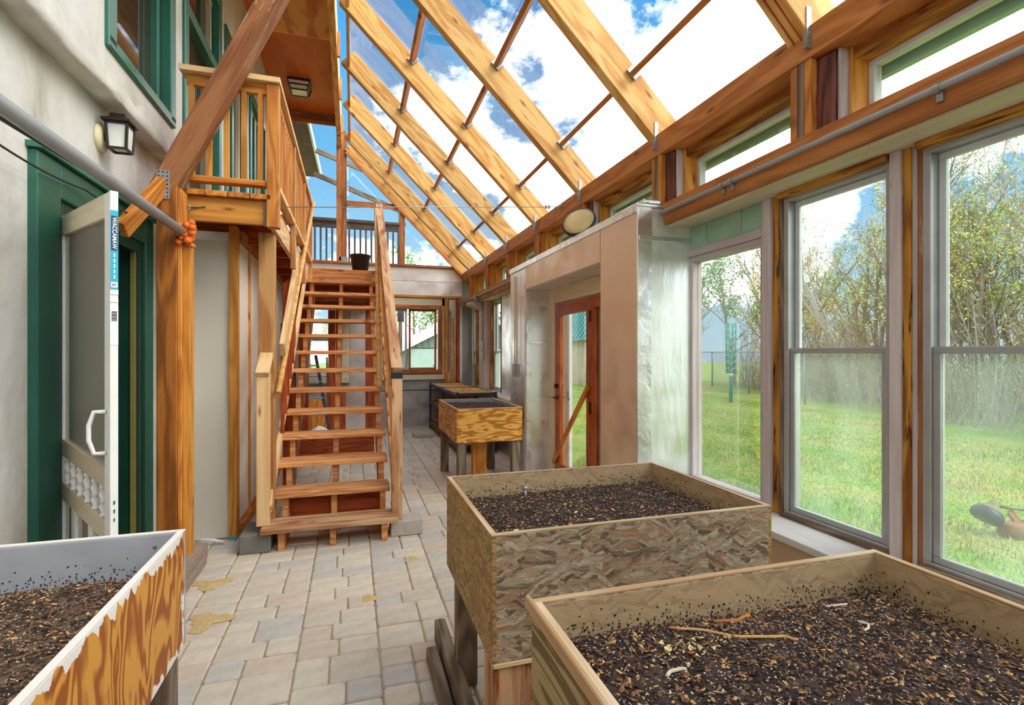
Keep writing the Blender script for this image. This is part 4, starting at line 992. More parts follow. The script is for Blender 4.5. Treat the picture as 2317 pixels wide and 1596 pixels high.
# C: bed at the lower left, white paint flaking from plywood
pC = planter('stained plywood planter with flaking white paint at lower left', -1.36, -.52, .70, 1.94, .553, .92, 'bed_grey', 'ply_painted_rim', 'bed_grey', [(-1.30, .80), (-.62, .80), (-1.30, 1.82)], 'grey_wood', edge='chip_paint')
box('leg', -.63, -.53, 1.80, 1.90, 0, .60, 'grey_wood', pC)
one('screw', lambda m: m.lathe([(0, .003), (.006, .002), (.006, 0)], (-.60, 1.92, .88), 'steel', 8, (0, -1, 0)), pC)
hC = soil_top('potting_soil', -1.335, -.545, .725, 1.915, .80, 'brown potting soil with pale flecks in the lower left planter', .022, 13, 15000, 'soil_light', True)
# D: far bed
pD = planter('yellow plywood planter standing before the steel shelves', 1.05, 1.78, 5.42, 6.62, .54, .90, 'ply_yellow', 'ply_yellow', 'bed_grey', [(1.07, 5.44), (1.67, 5.44), (1.07, 6.50), (1.67, 6.50)], 'grey_wood')
box('middle_leg', 1.30, 1.46, 5.75, 5.84, .02, .56, 'deck_orange', pD); box('leg_foot', 1.24, 1.52, 5.70, 5.90, 0, .02, 'black', pD)
hD = soil_top('potting_soil', 1.075, 1.755, 5.445, 6.595, .86, 'dark potting soil in the far yellow plywood planter', .01, 14, 900, light=True)

# things lying on the soil
b = one('carriage_bolt', lambda m: (m.lathe([(.005, -.03), (.005, .045)], (.737, 2.20, .85), 'galv', 8), m.lathe([(.0, .056), (.008, .054), (.010, .046), (.010, .043)], (.737, 2.20, .85), 'galv', 8)), None, True); tag(b, 'galvanised bolt standing upright in the middle planter soil', 'bolt')
def curve_on(pts, h, lift=.006):
    out = []
    for i in range(len(pts) - 1):
        for k in range(5):
            t = k / 5; x = pts[i][0] * (1 - t) + pts[i + 1][0] * t; y = pts[i][1] * (1 - t) + pts[i + 1][1] * t; out.append((x, y, h(x, y) + lift))
    x, y = pts[-1]; out.append((x, y, h(x, y) + lift)); return out
for pts, rr, m, nm, lab in (([(.72, 1.075), (.735, 1.05), (.78, 1.03), (.83, .985), (.90, .965), (.945, .955), (.955, .935)], .0035, 'dry_stem', 'dried_plant', 'long curved straw coloured stem lying on the lower right soil'),
                            ([(.845, 1.075), (.865, 1.06), (.90, 1.055), (.93, 1.075), (.96, 1.085)], .0045, 'dead_orange', 'dried_plant', 'orange hooked stem near the back of the lower right soil'),
                            ([(.44, 1.045), (.455, 1.01), (.462, .98)], .004, 'dead_orange', 'dried_plant', 'thin orange stem near the left side of the lower right soil'),
                            ([(.60, .905), (.615, .915), (.64, .915), (.65, .91)], .004, 'root_white', 'dried_root', 'white curled root at the bottom of the lower right soil'),
                            ([(1.15, .93), (1.17, .935), (1.19, .95), (1.18, .97)], .003, 'root_white', 'dried_root', 'white curled root in the middle of the lower right soil'),
                            ([(1.18, 1.06), (1.24, 1.05)], .003, 'root_white', 'dried_root', 'short straight pale root toward the window side of the lower right soil')):
    tag(tube(nm, curve_on(pts, hB), rr, m, None, 6), lab, 'stem' if nm == 'dried_plant' else 'root')
def crumbs(m):
    r = random.Random(9)
    for cx_, cy_, n, s in ((.655, .985, 26, .03), (.70, .965, 20, .022), (.72, 1.0, 10, .015), (.80, .985, 8, .012), (.63, .90, 5, .02)):
        for _ in range(n):
            x = cx_ + r.gauss(0, s); y = cy_ + r.gauss(0, s * .8); q = r.uniform(.003, .008); c = Vector((x, y, hB(x, y) + .006))
            m.add([c + Vector((r.uniform(-q, q), r.uniform(-q, q), r.uniform(-q * .5, q))) for _ in range(5)] , [(0, 1, 2), (0, 2, 3), (0, 3, 4), (1, 2, 3), (2, 3, 4), (0, 1, 4)], 'crumb' if r.random() < .85 else 'dead_orange')
o = one('leaf_crumbs', crumbs); tag(o, 'cream yellow crumbs of dried leaf on the lower right soil', 'crumbs', kind='stuff')
def leafbits(m):
    r = random.Random(19)
    for _ in range(26):
        x = r.uniform(.5, 1.1); y = r.uniform(1.65, 2.0); q = r.uniform(.008, .018); a = r.uniform(0, 6.28); c = Vector((x, y, hA(x, y) + .007)); d = Vector((math.cos(a), math.sin(a), .1)) * q; e = Vector((-math.sin(a), math.cos(a), .2)) * q * .35
        m.add([c - d, c + e, c + d, c - e], [(0, 3, 2, 1)], r.choice(['crumb', 'dry_stem', 'root_white']))
o = one('leaf_litter', leafbits); tag(o, 'pale leaf flakes scattered on the middle planter soil', 'leaves', kind='stuff')

# timber skids on the floor beside the strand board planter
for x, y0, y1, z1, lab in ((.345, 1.95, 2.56, .06, 'outer weathered timber skid lying on the pavers beside the middle planter'), (.41, 1.90, 2.72, .11, 'inner taller weathered timber skid against the middle planter legs')):
    tag(box('timber_skid', x, x + .055, y0, y1, 0, z1, 'grey_wood', None, .006), lab, 'timber', 'timber skids')
# bricks of the low step at the house door
stp = thing('brick_step', 'low step of worn bricks at the house door behind the left planter', 'step', (-1.2, 3.7, 0))
for c in range(2):
    for k in range(6):
        y0 = 2.95 + k * .205 + (c * .1 if c else 0)
        box('brick', -1.08 + c * -.02, -.985 + c * -.02, y0, y0 + .195, c * .065, c * .065 + .06, 'brick_red', stp, .005)
for k in range(4): box('brick', -1.42, -1.11, 2.95 + .32 * k, 2.95 + .32 * k + .31, 0, .125, 'brick_red', stp, .005)
tag(box('brick', -1.12, -1.01, 4.20, 4.30, 0, .09, 'brick_red', None, .006), 'single loose brick at the foot of the white closet panel', 'brick')
tag(box('paving_slab', 1.03, 1.40, 9.25, 9.50, 0, .07, 'concrete', None, .008), 'small concrete slab lying on the floor by the steel shelves', 'slab')
# sand swept into joints
for i, (x, y, rx, ry, lab) in enumerate(((-.88, 3.80, .10, .08, 'sand spill beside the brick step nearest the door'), (-.77, 3.28, .10, .10, 'sand spill by the left planter leg'), (.10, 3.29, .06, .05, 'small round sand spill in the middle of the floor'), (.42, 3.83, .05, .04, 'smallest sand spill right of the stair foot'))):
    r = random.Random(40 + i); mb = MB(); n = 26; vs = [(x, y, .008)]; k = 0
    for ring, (f, z) in enumerate(((.55, .006), (1.0, .0005))):
        for a in range(n):
            t = 6.283 * a / n; q = f * (1 + .35 * math.sin(3 * t + i) + r.uniform(-.2, .2)); vs.append((x + rx * q * math.cos(t), y + ry * q * math.sin(t), z))
    fs = [(0, 1 + a, 1 + (a + 1) % n) for a in range(n)] + [(1 + a, 1 + n + a, 1 + n + (a + 1) % n, 1 + (a + 1) % n) for a in range(n)]
    mb.add(vs, fs, 'sand'); tag(mb.build('sand_spill', smooth=True), lab, 'sand', kind='stuff')

# ---------------- screen door standing open
sdx = Vector((-1.445, 3.284, 0)); sde = Vector((-.925, 2.50, 0)); dd = (sde - sdx); WD = dd.length; dx = dd.normalized(); dn = Vector((dx.y, -dx.x, 0)) * -1
if dn.dot(Vector((0, -1, 0))) < 0: dn = -dn
sg = thing('screen_door', 'white wooden screen door with turned spindles standing open', 'door', tuple(sdx + Vector((0, 0, .16))))
SAG = -.045
def dpt(s, z): return sdx + dx * s + Vector((0, 0, z + SAG * s / WD))
def dbar(nm, s0, z0, s1, z1, wv, mat='white_paint', par=sg, th=.028, wd=None):
    return board(nm, dpt(s0, z0), dpt(s1, z1), wd if wd is not None else Vector((0, 0, 1)), wv, th, mat, par, .002)
ZB, ZT = .17, 2.20
dbar('hinge_stile', .04, ZB, .04, ZT, .08, wd=dx); dbar('latch_stile', WD - .04, ZB, WD - .04, ZT, .08, wd=dx)
rt = dbar('top_rail', .08, ZT - .05, WD - .08, ZT - .05, .10, 'pale_paint' if 'pale_paint' in MATS else 'cream_trim')
m1 = dbar('mid_rail', .08, 1.02, WD - .08, 1.02, .085, 'cream_trim'); m2 = dbar('mid_rail', .08, .80, WD - .08, .80, .085, 'cream_trim')
dbar('bottom_rail', .08, .26, WD - .08, .26, .16)
sc = MB(); P = [dpt(.08, .34), dpt(WD - .08, .34), dpt(WD - .08, ZT - .1), dpt(.08, ZT - .1)]; sc.add(P + [p - dn * .002 for p in P], [(0, 1, 2, 3), (7, 6, 5, 4)], 'screen_mesh'); sc.build('screen', sg)
for k in range(6):
    s = .14 + (WD - .28) * k / 5; c = dpt(s, .843)
    one('spindle', lambda m: m.lathe([(.017, 0), (.017, .014), (.011, .018), (.021, .045), (.013, .062), (.019, .066), (.013, .070), (.021, .098), (.011, .118), (.017, .122), (.017, .136)], c + dn * .0, 'white_paint', 10), sg, True)
for k in range(2):
    s = WD * (k + 1) / 3; dbar('slat', s, .34, s, .76, .07, wd=dx)
hp = dpt(WD - .05, 1.30) + dn * .016; hq = dpt(WD - .05, 1.13) + dn * .016; md = (hp + hq) / 2 + dn * .05 - dx * .03
one('pull_handle', lambda m: m.tube([hp, hp + dn * .035 - dx * .02, md + Vector((0, 0, .03)), md - Vector((0, 0, .03)), hq + dn * .035 - dx * .02, hq], .009, 'white_paint', 8), sg, True)
for z in (1.83, 1.23, .62):
    hc = dpt(.0, z); one('hinge', lambda m: (m.obox(hc + Vector((-.02, -.02, 0)) , Vector((.012, .02, 0)), Vector((.004, -.003, 0)), Vector((0, 0, .05)), 'galv'), m.tube([hc + Vector((0, 0, -.05)), hc + Vector((0, 0, .05))], .006, 'galv', 8)), sg)
# label on the free edge
eo = dpt(WD, 0) ; en = dx; ex = dn * -1     # facing along dx, text reads downward
ts = dn.copy()
def quad(nm, zc, hh, ww, mat, lift, par): 
    c = eo + Vector((0, 0, zc + SAG)) + en * lift
    return one(nm, lambda m: m.obox(c, ts * ww / 2, Vector((0, 0, hh / 2)), en * .0006, mat), par)
stk = quad('edge_sticker', 2.00, .335, .027, 'sticker_teal', .001, sg)
quad('logo_field', 2.075, .140, .021, 'sticker_navy', .002, stk); quad('white_field', 1.835, .02, .027, 'plastic_white', .002, stk); quad('white_field', 1.845 - .045, .012, .027, 'plastic_white', .002, stk)
quad('barcode_field', 1.70, .16, .027, 'plastic_white', .001, stk)
for k in range(9): quad('barcode_bar', 1.755 - k * .0045, .0022 if k % 3 else .0035, .018, 'print_black', .002, stk)
def text(nm, s, zc, size, mat, lift, par, vertical=True):
    cu = bpy.data.curves.new('txt', 'FONT'); cu.body = s; cu.size = size; cu.align_x = 'CENTER'; cu.align_y = 'CENTER'; cu.extrude = .0003; cu.offset = .0005 if vertical else 0.0
    tmp = bpy.data.objects.new('tmp', cu); COL.objects.link(tmp)
    me = bpy.data.meshes.new_from_object(tmp.evaluated_get(bpy.context.evaluated_depsgraph_get())); bpy.data.objects.remove(tmp)
    me.materials.clear(); me.materials.append(MATS[mat])
    o = bpy.data.objects.new(nm, me); COL.objects.link(o)
    right = Vector((0, 0, 1)).cross(en)
    xa, ya = (Vector((0, 0, -1)), right) if vertical else (right, Vector((0, 0, 1)))
    M = Matrix((xa, ya, xa.cross(ya))).transposed().to_4x4(); M.translation = eo + Vector((0, 0, zc + SAG)) + en * lift
    setparent(o, par); o.matrix_basis = M
    return o
text('lettering', 'WACCAMAW', 2.075, .0205, 'plastic_white', .0035, stk)
for k, s in enumerate(('WOOD', 'SCREEN', 'DOOR')): pass
quad('size_spot', 1.865, .022, .022, 'plastic_white', .002, stk); text('lettering', '36"', 1.865, .013, 'print_black', .0035, stk, False)
for k in range(5): quad('print_line', 1.985 - k * .022, .015, .005, 'plastic_white', .0025, stk)
for k in range(3): quad('paint_mark', .98 - k * .035, .014, .006 - .001 * k, 'mark_green', .002, sg)

# ---------------- lanterns
def lantern(nm, label, c, hook, ceiling=False):
    t = thing(nm, label, 'lamp', c)
    cx_, cy_, cz = c
    if not ceiling:
        ctr = Vector((cx_ + .105, cy_, cz))
        one('back_plate', lambda m: m.lathe([(.085, 0), (.085, .012), (.06, .03)], (cx_, cy_, cz - .01), 'cream', 24, (1, 0, 0)), t, True)
        one('arm', lambda m: m.box(cx_ + .02, cx_ + .06, cy_ - .02, cy_ + .02, cz - .03, cz + .02, 'bronze'), t)
        hwd, hh = .054, .075
        for sx in (-1, 1):
            for sy in (-1, 1): board('cage_bar', (ctr.x + sx * hwd, ctr.y + sy * hwd, cz + hh), (ctr.x + sx * hwd * .86, ctr.y + sy * hwd * .86, cz - hh), (1, 0, 0), .014, .014, 'bronze', t, .001)
        for zz, f in ((hh, 1), (-hh, .86)):
            for sy in (-1, 1): box('cage_rail', ctr.x - hwd * f, ctr.x + hwd * f, ctr.y + sy * hwd * f - .007, ctr.y + sy * hwd * f + .007, cz + zz - .007, cz + zz + .007, 'bronze', t, .001)
            for sx in (-1, 1): box('cage_rail', ctr.x + sx * hwd * f - .007, ctr.x + sx * hwd * f + .007, ctr.y - hwd * f, ctr.y + hwd * f, cz + zz - .007, cz + zz + .007, 'bronze', t, .001)
        def gl(m):
            a = hwd * .96; b = hwd * .83; z1 = cz + hh - .004; z0 = cz - hh + .004
            m.add([(ctr.x - b, ctr.y - b, z0), (ctr.x + b, ctr.y - b, z0), (ctr.x + b, ctr.y + b, z0), (ctr.x - b, ctr.y + b, z0), (ctr.x - a, ctr.y - a, z1), (ctr.x + a, ctr.y - a, z1), (ctr.x + a, ctr.y + a, z1), (ctr.x - a, ctr.y + a, z1)],
                  [(0, 3, 2, 1), (4, 5, 6, 7), (0, 1, 5, 4), (1, 2, 6, 5), (2, 3, 7, 6), (3, 0, 4, 7)], 'lamp_glass')
        one('glass_body', gl, t)
        def cap(m):
            z1 = cz + hh + .006
            for (a, za, b, zb) in ((.074, z1, .074, z1 + .012), (.074, z1 + .012, .042, z1 + .032), (.042, z1 + .032, .038, z1 + .055), (.038, z1 + .055, .028, z1 + .059)):
                m.add([(ctr.x - a, ctr.y - a, za), (ctr.x + a, ctr.y - a, za), (ctr.x + a, ctr.y + a, za), (ctr.x - a, ctr.y + a, za), (ctr.x - b, ctr.y - b, zb), (ctr.x + b, ctr.y - b, zb), (ctr.x + b, ctr.y + b, zb), (ctr.x - b, ctr.y + b, zb)],
                      [(0, 3, 2, 1), (4, 5, 6, 7), (0, 1, 5, 4), (1, 2, 6, 5), (2, 3, 7, 6), (3, 0, 4, 7)], 'bronze')
        one('cap', cap, t)
    else:
        a, b, h = .17, .125, .17
        one('ceiling_plate', lambda m: m.box(cx_ - a, cx_ + a, cy_ - a, cy_ + a, cz - .03, cz, 'bronze'), t)
        for (za, f) in ((-.03, a), (-h * .55, (a + b) / 2), (-h, b)):
            for s in (-1, 1):
                box('cage_rail', cx_ - f, cx_ + f, cy_ + s * f - .008, cy_ + s * f + .008, cz + za - .01, cz + za + .01, 'bronze', t, .001)
                box('cage_rail', cx_ + s * f - .008, cx_ + s * f + .008, cy_ - f, cy_ + f, cz + za - .01, cz + za + .01, 'bronze', t, .001)
        for sx in (-1, 1):
            for sy in (-1, 1): board('cage_bar', (cx_ + sx * a, cy_ + sy * a, cz - .03), (cx_ + sx * b, cy_ + sy * b, cz - h), (1, 0, 0), .016, .016, 'bronze', t, .001)
        one('glass_body', lambda m: m.add([(cx_ + sx * (b if k == 0 else a) * .96, cy_ + sy * (b if k == 0 else a) * .96, cz - (h - .004 if k == 0 else .03)) for k in (0, 1) for sx, sy in ((-1, -1), (1, -1), (1, 1), (-1, 1))],
             [(0, 3, 2, 1), (4, 5, 6, 7), (0, 1, 5, 4), (1, 2, 6, 5), (2, 3, 7, 6), (3, 0, 4, 7)], 'lamp_glass'), t)
    return t
lantern('wall_lantern', 'dark bronze square lantern on the stucco wall above the screen door', (-1.45, 3.72, 2.80), True)
lantern('ceiling_lantern', 'dark framed square lantern fixed to the orange plywood ceiling', (-.84, 9.35, 6.0), False, True)

# ---------------- pipes and cables
o = tube('grey_pipe', [(-1.11, -.6, 2.31), (-1.09, 3.96, 2.31)], .03, 'pvc_grey', None, 16); tag(o, 'thick grey pipe running along the house wall above the screen door', 'pipe')
def foam(m):
    r = random.Random(2)
    for _ in range(34):
        c = (-1.075 + r.uniform(-.04, .05), 4.0 + r.uniform(-.03, .02), 2.31 + r.uniform(-.10, .07)); s = r.uniform(.012, .03)
        m.lathe([(0, -s), (s * .8, -s * .5), (s, 0), (s * .75, s * .6), (0, s)], c, 'orange_foam', 7)
o = one('foam_blob', foam, None, True); tag(o, 'lumpy orange expanding foam around the grey pipe end at the post', 'foam')
def sagline(a, b, sag, n=14):
    a = Vector(a); b = Vector(b); return [a.lerp(b, i / n) - Vector((0, 0, sag * 4 * (i / n) * (1 - i / n))) for i in range(n + 1)]
o = tube('black_cable', sagline((-1.31, -.4, 2.40), (-1.17, 3.98, 2.40), .045), .014, 'cable_black', None, 8); tag(o, 'thick black cable hanging beside the grey pipe', 'cable')
o = tube('thin_wire', sagline((-1.385, 2.2, 2.40), (-1.385, 3.35, 2.38), .04) + sagline((-1.38, 3.36, 2.38), (-1.25, 3.99, 2.38), .03), .005, 'cable_black', None, 6); tag(o, 'thin dark wire sagging across the green door casing', 'wire')
cb = thing('tension_cable', 'thin steel cable with turnbuckle stretched across the room', 'cable', (.5, 4.6, 2.78))
A = Vector((-1.10, 4.19, 2.525)); B = Vector((2.14, 5.15, 3.05)); dv = (B - A).normalized()
tube('wire', [A + dv * .45, B - dv * .25], .0035, 'steel', cb, 6); tube('turnbuckle', [A + dv * .08, A + dv * .26], .010, 'galv', cb, 8); tube('rod', [A, A + dv * .45], .005, 'galv', cb, 6); tube('rod', [B - dv * .25, B], .005, 'galv', cb, 6)
for q, nm in ((A + dv * .36, 'clamp'), (A + dv * .42, 'clamp'), (B - dv * .22, 'clamp'), (B - dv * .18, 'clamp')): one(nm, lambda m: m.obox(q, dv * .008, Vector((0, 0, .018)), dv.cross(Vector((0, 0, 1))) * .01, 'galv'), cb)
def ring(m, c, r, t, ax):
    x = Vector((0, 0, 1)); y = Vector(ax); m.tube([c + (x * math.cos(6.283 * k / 14) + y * math.sin(6.283 * k / 14)) * r for k in range(15)], t, 'galv', 6)
one('eye_bolt', lambda m: (ring(m, A - dv * .02, .024, .005, dv), m.tube([A - dv * .045, A - dv * .09], .006, 'galv', 6)), cb, True)
one('eye_bolt', lambda m: (ring(m, B + dv * -.02, .024, .005, dv), m.tube([B, B + dv * .05], .006, 'galv', 6)), cb, True)
cd = thing('conduit', 'grey electrical conduit clipped along the lintel beam', 'pipe', (2.13, 3, 2.5))
tube('conduit_tube', [(2.125, -1.0, 2.505), (2.125, 3.27, 2.505)], .0135, 'pvc_grey', cd, 12); tube('conduit_tube', [(2.125, 6.45, 2.505), (2.125, 10.40, 2.505)], .0135, 'pvc_grey', cd, 12)
for y in (1.42, 2.55, 2.63, 7.4, 8.4): one('clip', lambda m: (m.lathe([(.018, -.012), (.018, .012)], (2.125, y, 2.505), 'galv', 12, (0, 1, 0)), m.box(2.135, 2.151, y - .012, y + .012, 2.455, 2.505, 'galv')), cd)
for y, z0, z1, lab in ((9.12, 2.42, 2.56, None), (9.12, 1.56, 1.72, None), (9.12, 1.36, 1.52, None), (10.30, 2.43, 2.56, None)): box('junction_box', 2.09 if z0 > 2 else 2.20, 2.15 if z0 > 2 else 2.26, y - .05, y + .05, z0, z1, 'galv', cd)
tube('drop_conduit', [(2.24, 9.12, 1.72), (2.24, 9.12, 2.43)], .012, 'pvc_grey', cd, 8)
so = thing('outlet_box', 'small metal switch box with wire on the far foil column', 'switch', (1.93, 6.2, 1.28))
box('switch_plate', 1.915, 1.95, 6.17, 6.25, 1.20, 1.36, 'galv', so); tube('feed_wire', [(1.94, 6.21, 1.36), (1.94, 6.21, 2.45)], .006, 'dry_stem', so, 6)

# ---------------- landing bucket, disc on the foil box
bk = thing('bucket', 'black plastic bucket standing on the stair landing', 'bucket', (.11, 7.80, DZ))
one('pail', lambda m: m.lathe([(.105, 0), (.14, .225), (.148, .225), (.148, .24), (.135, .24), (.10, .012), (0, .012)], (.11, 7.80, DZ), 'purple_black', 24), bk, True)
one('bail_handle', lambda m: m.tube([(.11 + .15 * math.cos(t), 7.80 - .10 * math.sin(t) * .3 - .02, DZ + .22 - .06 * math.sin(t)) for t in [math.pi * k / 10 for k in range(11)]], .004, 'black', 6), bk, True)
dk = thing('round_lid', 'tan round lid with dark rim leaning on top of the foil box', 'lid', (2.0, 4.42, 2.565))
ax = Vector((-.55, -.55, .45)).normalized(); cc = Vector((2.0, 4.42, 2.705))
one('rim', lambda m: m.lathe([(.145, -.03), (.16, -.02), (.16, .012), (.145, .012)], cc, 'purple_black', 28, ax), dk, True); one('lid_face', lambda m: m.lathe([(.0, .03), (.09, .026), (.145, .012), (.145, .0)], cc, 'tan_disc', 28, ax), dk, True)

# ---------------- steel shelf units in the far right corner
def shelf(label, x0, x1, y0, y1, zt, n):
    s = thing('steel_shelf', label, 'shelf', ((x0 + x1) / 2, (y0 + y1) / 2, 0), 'steel shelf units')
    for xx in (x0, x1 - .035):
        for yy in (y0, y1 - .035):
            o = box('upright', xx, xx + .035, yy, yy + .035, 0, zt + .012, 'dark_metal', s, .002)
    for z in (.08, .50, zt - .05):
        for (a, b, c, d) in ((x0, x1, y0, y0 + .02), (x0, x1, y1 - .02, y1), (x0, x0 + .02, y0, y1), (x1 - .02, x1, y0, y1)): box('shelf_beam', a, b, c, d, z, z + .05, 'dark_metal', s, .002)
        box('shelf_board', x0 + .02, x1 - .02, y0 + .02, y1 - .02, z + .03, z + .042, 'ply_yellow', s, .001)
    return s
shelf('nearer low steel shelf unit with wooden boards behind the yellow planter', 1.46, 2.08, 7.55, 8.88, .90, 0)
shelf('further low steel shelf unit with wooden boards in the far corner', 1.46, 2.08, 8.92, 10.36, .90, 1)
for (px_, py_, pz, r0, lab) in ((1.56, 9.0, .122, .11, 'large terracotta pot on the bottom of the further shelf'), (1.56, 9.3, .122, .10, 'second terracotta pot on the bottom of the further shelf'), (1.55, 9.62, .122, .09, 'terracotta pot deepest on the bottom of the further shelf'), (1.56, 8.3, .542, .10, 'terracotta pot on the middle board of the nearer shelf'), (1.56, 8.05, .542, .09, 'terracotta pot next to the planter on the middle shelf board')):
    tag(one('terracotta_pot', lambda m: m.lathe([(r0 * .65, 0), (r0 * .9, r0 * 1.4), (r0, r0 * 1.4), (r0, r0 * 1.8), (r0 * .88, r0 * 1.8), (r0 * .7, r0 * 1.0), (0, r0)], (px_, py_, pz), 'terracotta', 16), None, True), lab, 'pot', 'terracotta pots on the shelves')
for (a, b, rr, lab) in (((1.93, 10.30, .0), (1.90, 10.44, 2.36), .016, 'tool handle leaning left in the far corner'), ((1.985, 10.30, .0), (1.955, 10.44, 2.2), .014, 'tool handle leaning right in the far corner')):
    tag(tube('tool_handle', [a, b], rr, 'deck_orange', None, 8), lab, 'tool')

# ---------------- behind the stair: ladder, bag, board
ld = thing('step_ladder', 'grey folding step ladder leaning behind the stair', 'ladder', (-.5, 9.4, 0))
for s, (y0, y1) in enumerate(((9.05, 9.55), (9.05, 9.55))):
    xx = -.78 + s * .36
    board('rail', (xx + .10 * s, 9.0, 0), (xx - .16 * s - .02, 9.55, 1.45), (1, 0, 0), .05, .03, 'dark_metal', ld)
for k in range(5):
    z = .2 + k * .27; t = z / 1.45; board('rung', (-.78, 9.0 + .55 * t, z), (-.32 - .26 * t, 9.0 + .55 * t, z), (0, 1, 0), .07, .02, 'alu', ld)
for xx in (-.80, -.42): board('back_leg', (xx, 9.95, 0), (xx, 9.6, 1.42), (1, 0, 0), .03, .02, 'alu', ld)
def bag(m):
    r = random.Random(8); n = 12; k = 18; vs = []
    for j in range(n + 1):
        v = j / n; rad = math.sin(math.pi * min(1, .12 + v * .88)) ** .6
        for i in range(k):
            t = 6.283 * i / k; w_ = 1 + r.uniform(-.12, .12)
            vs.append((-.50 + .20 * rad * w_ * math.cos(t), 8.75 + .13 * rad * w_ * math.sin(t), .01 + .30 * v * (1 + .12 * math.sin(2 * t)) * (1 if j else 0)))
    m.add(vs, [(j * k + i, j * k + (i + 1) % k, (j + 1) * k + (i + 1) % k, (j + 1) * k + i) for j in range(n) for i in range(k)], 'plastic_white')
    m.add([(-.62, 8.615, .17), (-.58, 8.61, .17), (-.58, 8.60, .22), (-.62, 8.605, .23)], [(0, 1, 2, 3)], 'print_black')
o = one('plastic_sack', bag, None, True); tag(o, 'crumpled white plastic sack on the floor behind the stair', 'sack')
o = board('plywood_offcut', (-.62, 10.30, 0), (-.62, 10.44, .62), (1, 0, 0), .34, .012, 'deck_orange'); tag(o, 'yellow plywood offcut leaning on the far foil wall', 'board')
o = board('plank', (-.185, 9.62, 0), (-.185, 9.70, .88), (1, 0, 0), .15, .035, 'red_fir'); tag(o, 'short red brown plank standing behind the stair', 'plank')
tube_ = tube('white_hose', [(-1.16, 4.60, .02), (-1.10, 4.56, .05), (-1.02, 4.55, .04), (-.96, 4.57, .012)], .012, 'plastic_white', None, 8); tag(tube_, 'short white hose end at the foot of the closet panel', 'hose')
# ================================================================== OUTSIDE
# ---- shed beyond the garden door
sh = thing('garden_shed', 'cream shed with green metal roof seen through the garden door', 'shed', (12.0, 24, 0))
box('side_wall', 10.3, 14.5, 21.3, 24.2, -.1, 2.2, 'shed_wall', sh, 0)
for k in range(15): box('batten', 10.26, 10.3, 21.35 + k * .2, 21.38 + k * .2, -.1, 2.2, 'shed_wall', sh, 0)
box('doorway_shade', 10.30, 10.36, 24.2, 25.6, -.1, 2.1, 'dark_deck', sh); box('rear_wall', 10.5, 14.5, 24.2, 27.5, -.1, 2.2, 'barn_siding', sh)  # dark slab painted in for the shade inside the shed opening
one('roof', lambda m: m.add([(9.9, 20.9, 2.12), (9.9, 28.0, 2.12), (12.4, 28.0, 5.6), (12.4, 20.9, 5.6), (14.9, 20.9, 2.12), (14.9, 28.0, 2.12)] + [(9.9, 20.9, 2.05), (9.9, 28.0, 2.05), (12.4, 28.0, 5.53), (12.4, 20.9, 5.53), (14.9, 20.9, 2.05), (14.9, 28.0, 2.05)],
    [(0, 1, 2, 3), (3, 2, 5, 4), (6, 9, 8, 7), (9, 10, 11, 8), (0, 6, 7, 1), (4, 5, 11, 10)], 'shed_roof'), sh)
for k in range(17):
    y = 21.0 + k * .42; board('roof_rib', (9.92, y, 2.16), (12.38, y, 5.59), (0, 1, 0), .05, .05, 'shed_roof', sh, 0)
# ---- barn beyond the far window
bn = thing('barn', 'grey barn with white curved roof edge seen through the far window', 'barn', (4, 18.5, 0))
one('gable_wall', lambda m: m.prism([(1.25, -.1), (6.8, -.1), (6.8, 1.5), (4.0, 2.85), (1.25, 1.45)], 'y', 17.2, 17.4, 'barn_siding'), bn)
box('lower_panel', 1.75, 6.4, 17.12, 17.2, -.05, 1.62, 'barn_panel', bn, 0)
for k in range(22): box('siding_board', 1.8 + k * .2, 1.985 + k * .2, 17.14, 17.2, 1.65, min(1.62 + (k * .2 + .5) * .45, 2.7), 'barn_siding', bn, .004)
def broof(m):
    P = [(1.02, 1.15), (1.06, 1.42), (1.22, 1.56), (4.0, 2.98), (6.8, 1.6), (6.8, 1.48), (4.0, 2.80), (1.30, 1.42), (1.16, 1.32), (1.14, 1.15)]
    m.prism(P, 'y', 16.95, 24.0, 'roof_white')
one('roof', broof, bn)
# ---- outdoor deck beyond the gable
dk2 = thing('outdoor_deck', 'dark weathered deck railing outside the gable glazing', 'deck', (0.1, 12, 2.9))
box('deck_floor', -1.6, 1.2, 10.65, 12.3, 3.05, 3.15, 'dark_deck', dk2); box('top_rail', -1.6, 1.15, 11.95, 12.12, 4.36, 4.42, 'dark_deck', dk2); box('under_rail', -1.6, 1.1, 12.0, 12.05, 4.22, 4.36, 'dark_deck', dk2)
for k in range(22): box('deck_baluster', -1.5 + k * .118, -1.46 + k * .118, 12.0, 12.04, 3.15, 4.24, 'dark_deck', dk2, 0)
box('corner_post', .98, 1.12, 11.98, 12.12, 2.2, 4.36, 'dark_deck', dk2); box('tall_post', 1.02, 1.10, 12.2, 12.28, 0, 5.2, 'grey_wood', dk2); box('tall_post', -1.5, -1.4, 12.2, 12.3, 0, 3.1, 'grey_wood', dk2)
board('pergola_beam', (-.75, 12.0, 5.86), (1.0, 12.0, 5.30), (0, 0, 1), .10, .06, 'grey_wood', dk2); board('pergola_beam', (-.8, 12.2, 5.42), (1.15, 12.2, 4.72), (0, 0, 1), .10, .06, 'grey_wood', dk2)
ev = thing('house_eave', 'brown house eave with white fascia seen through the gable glass', 'eave', (-1.3, 12.2, 6))
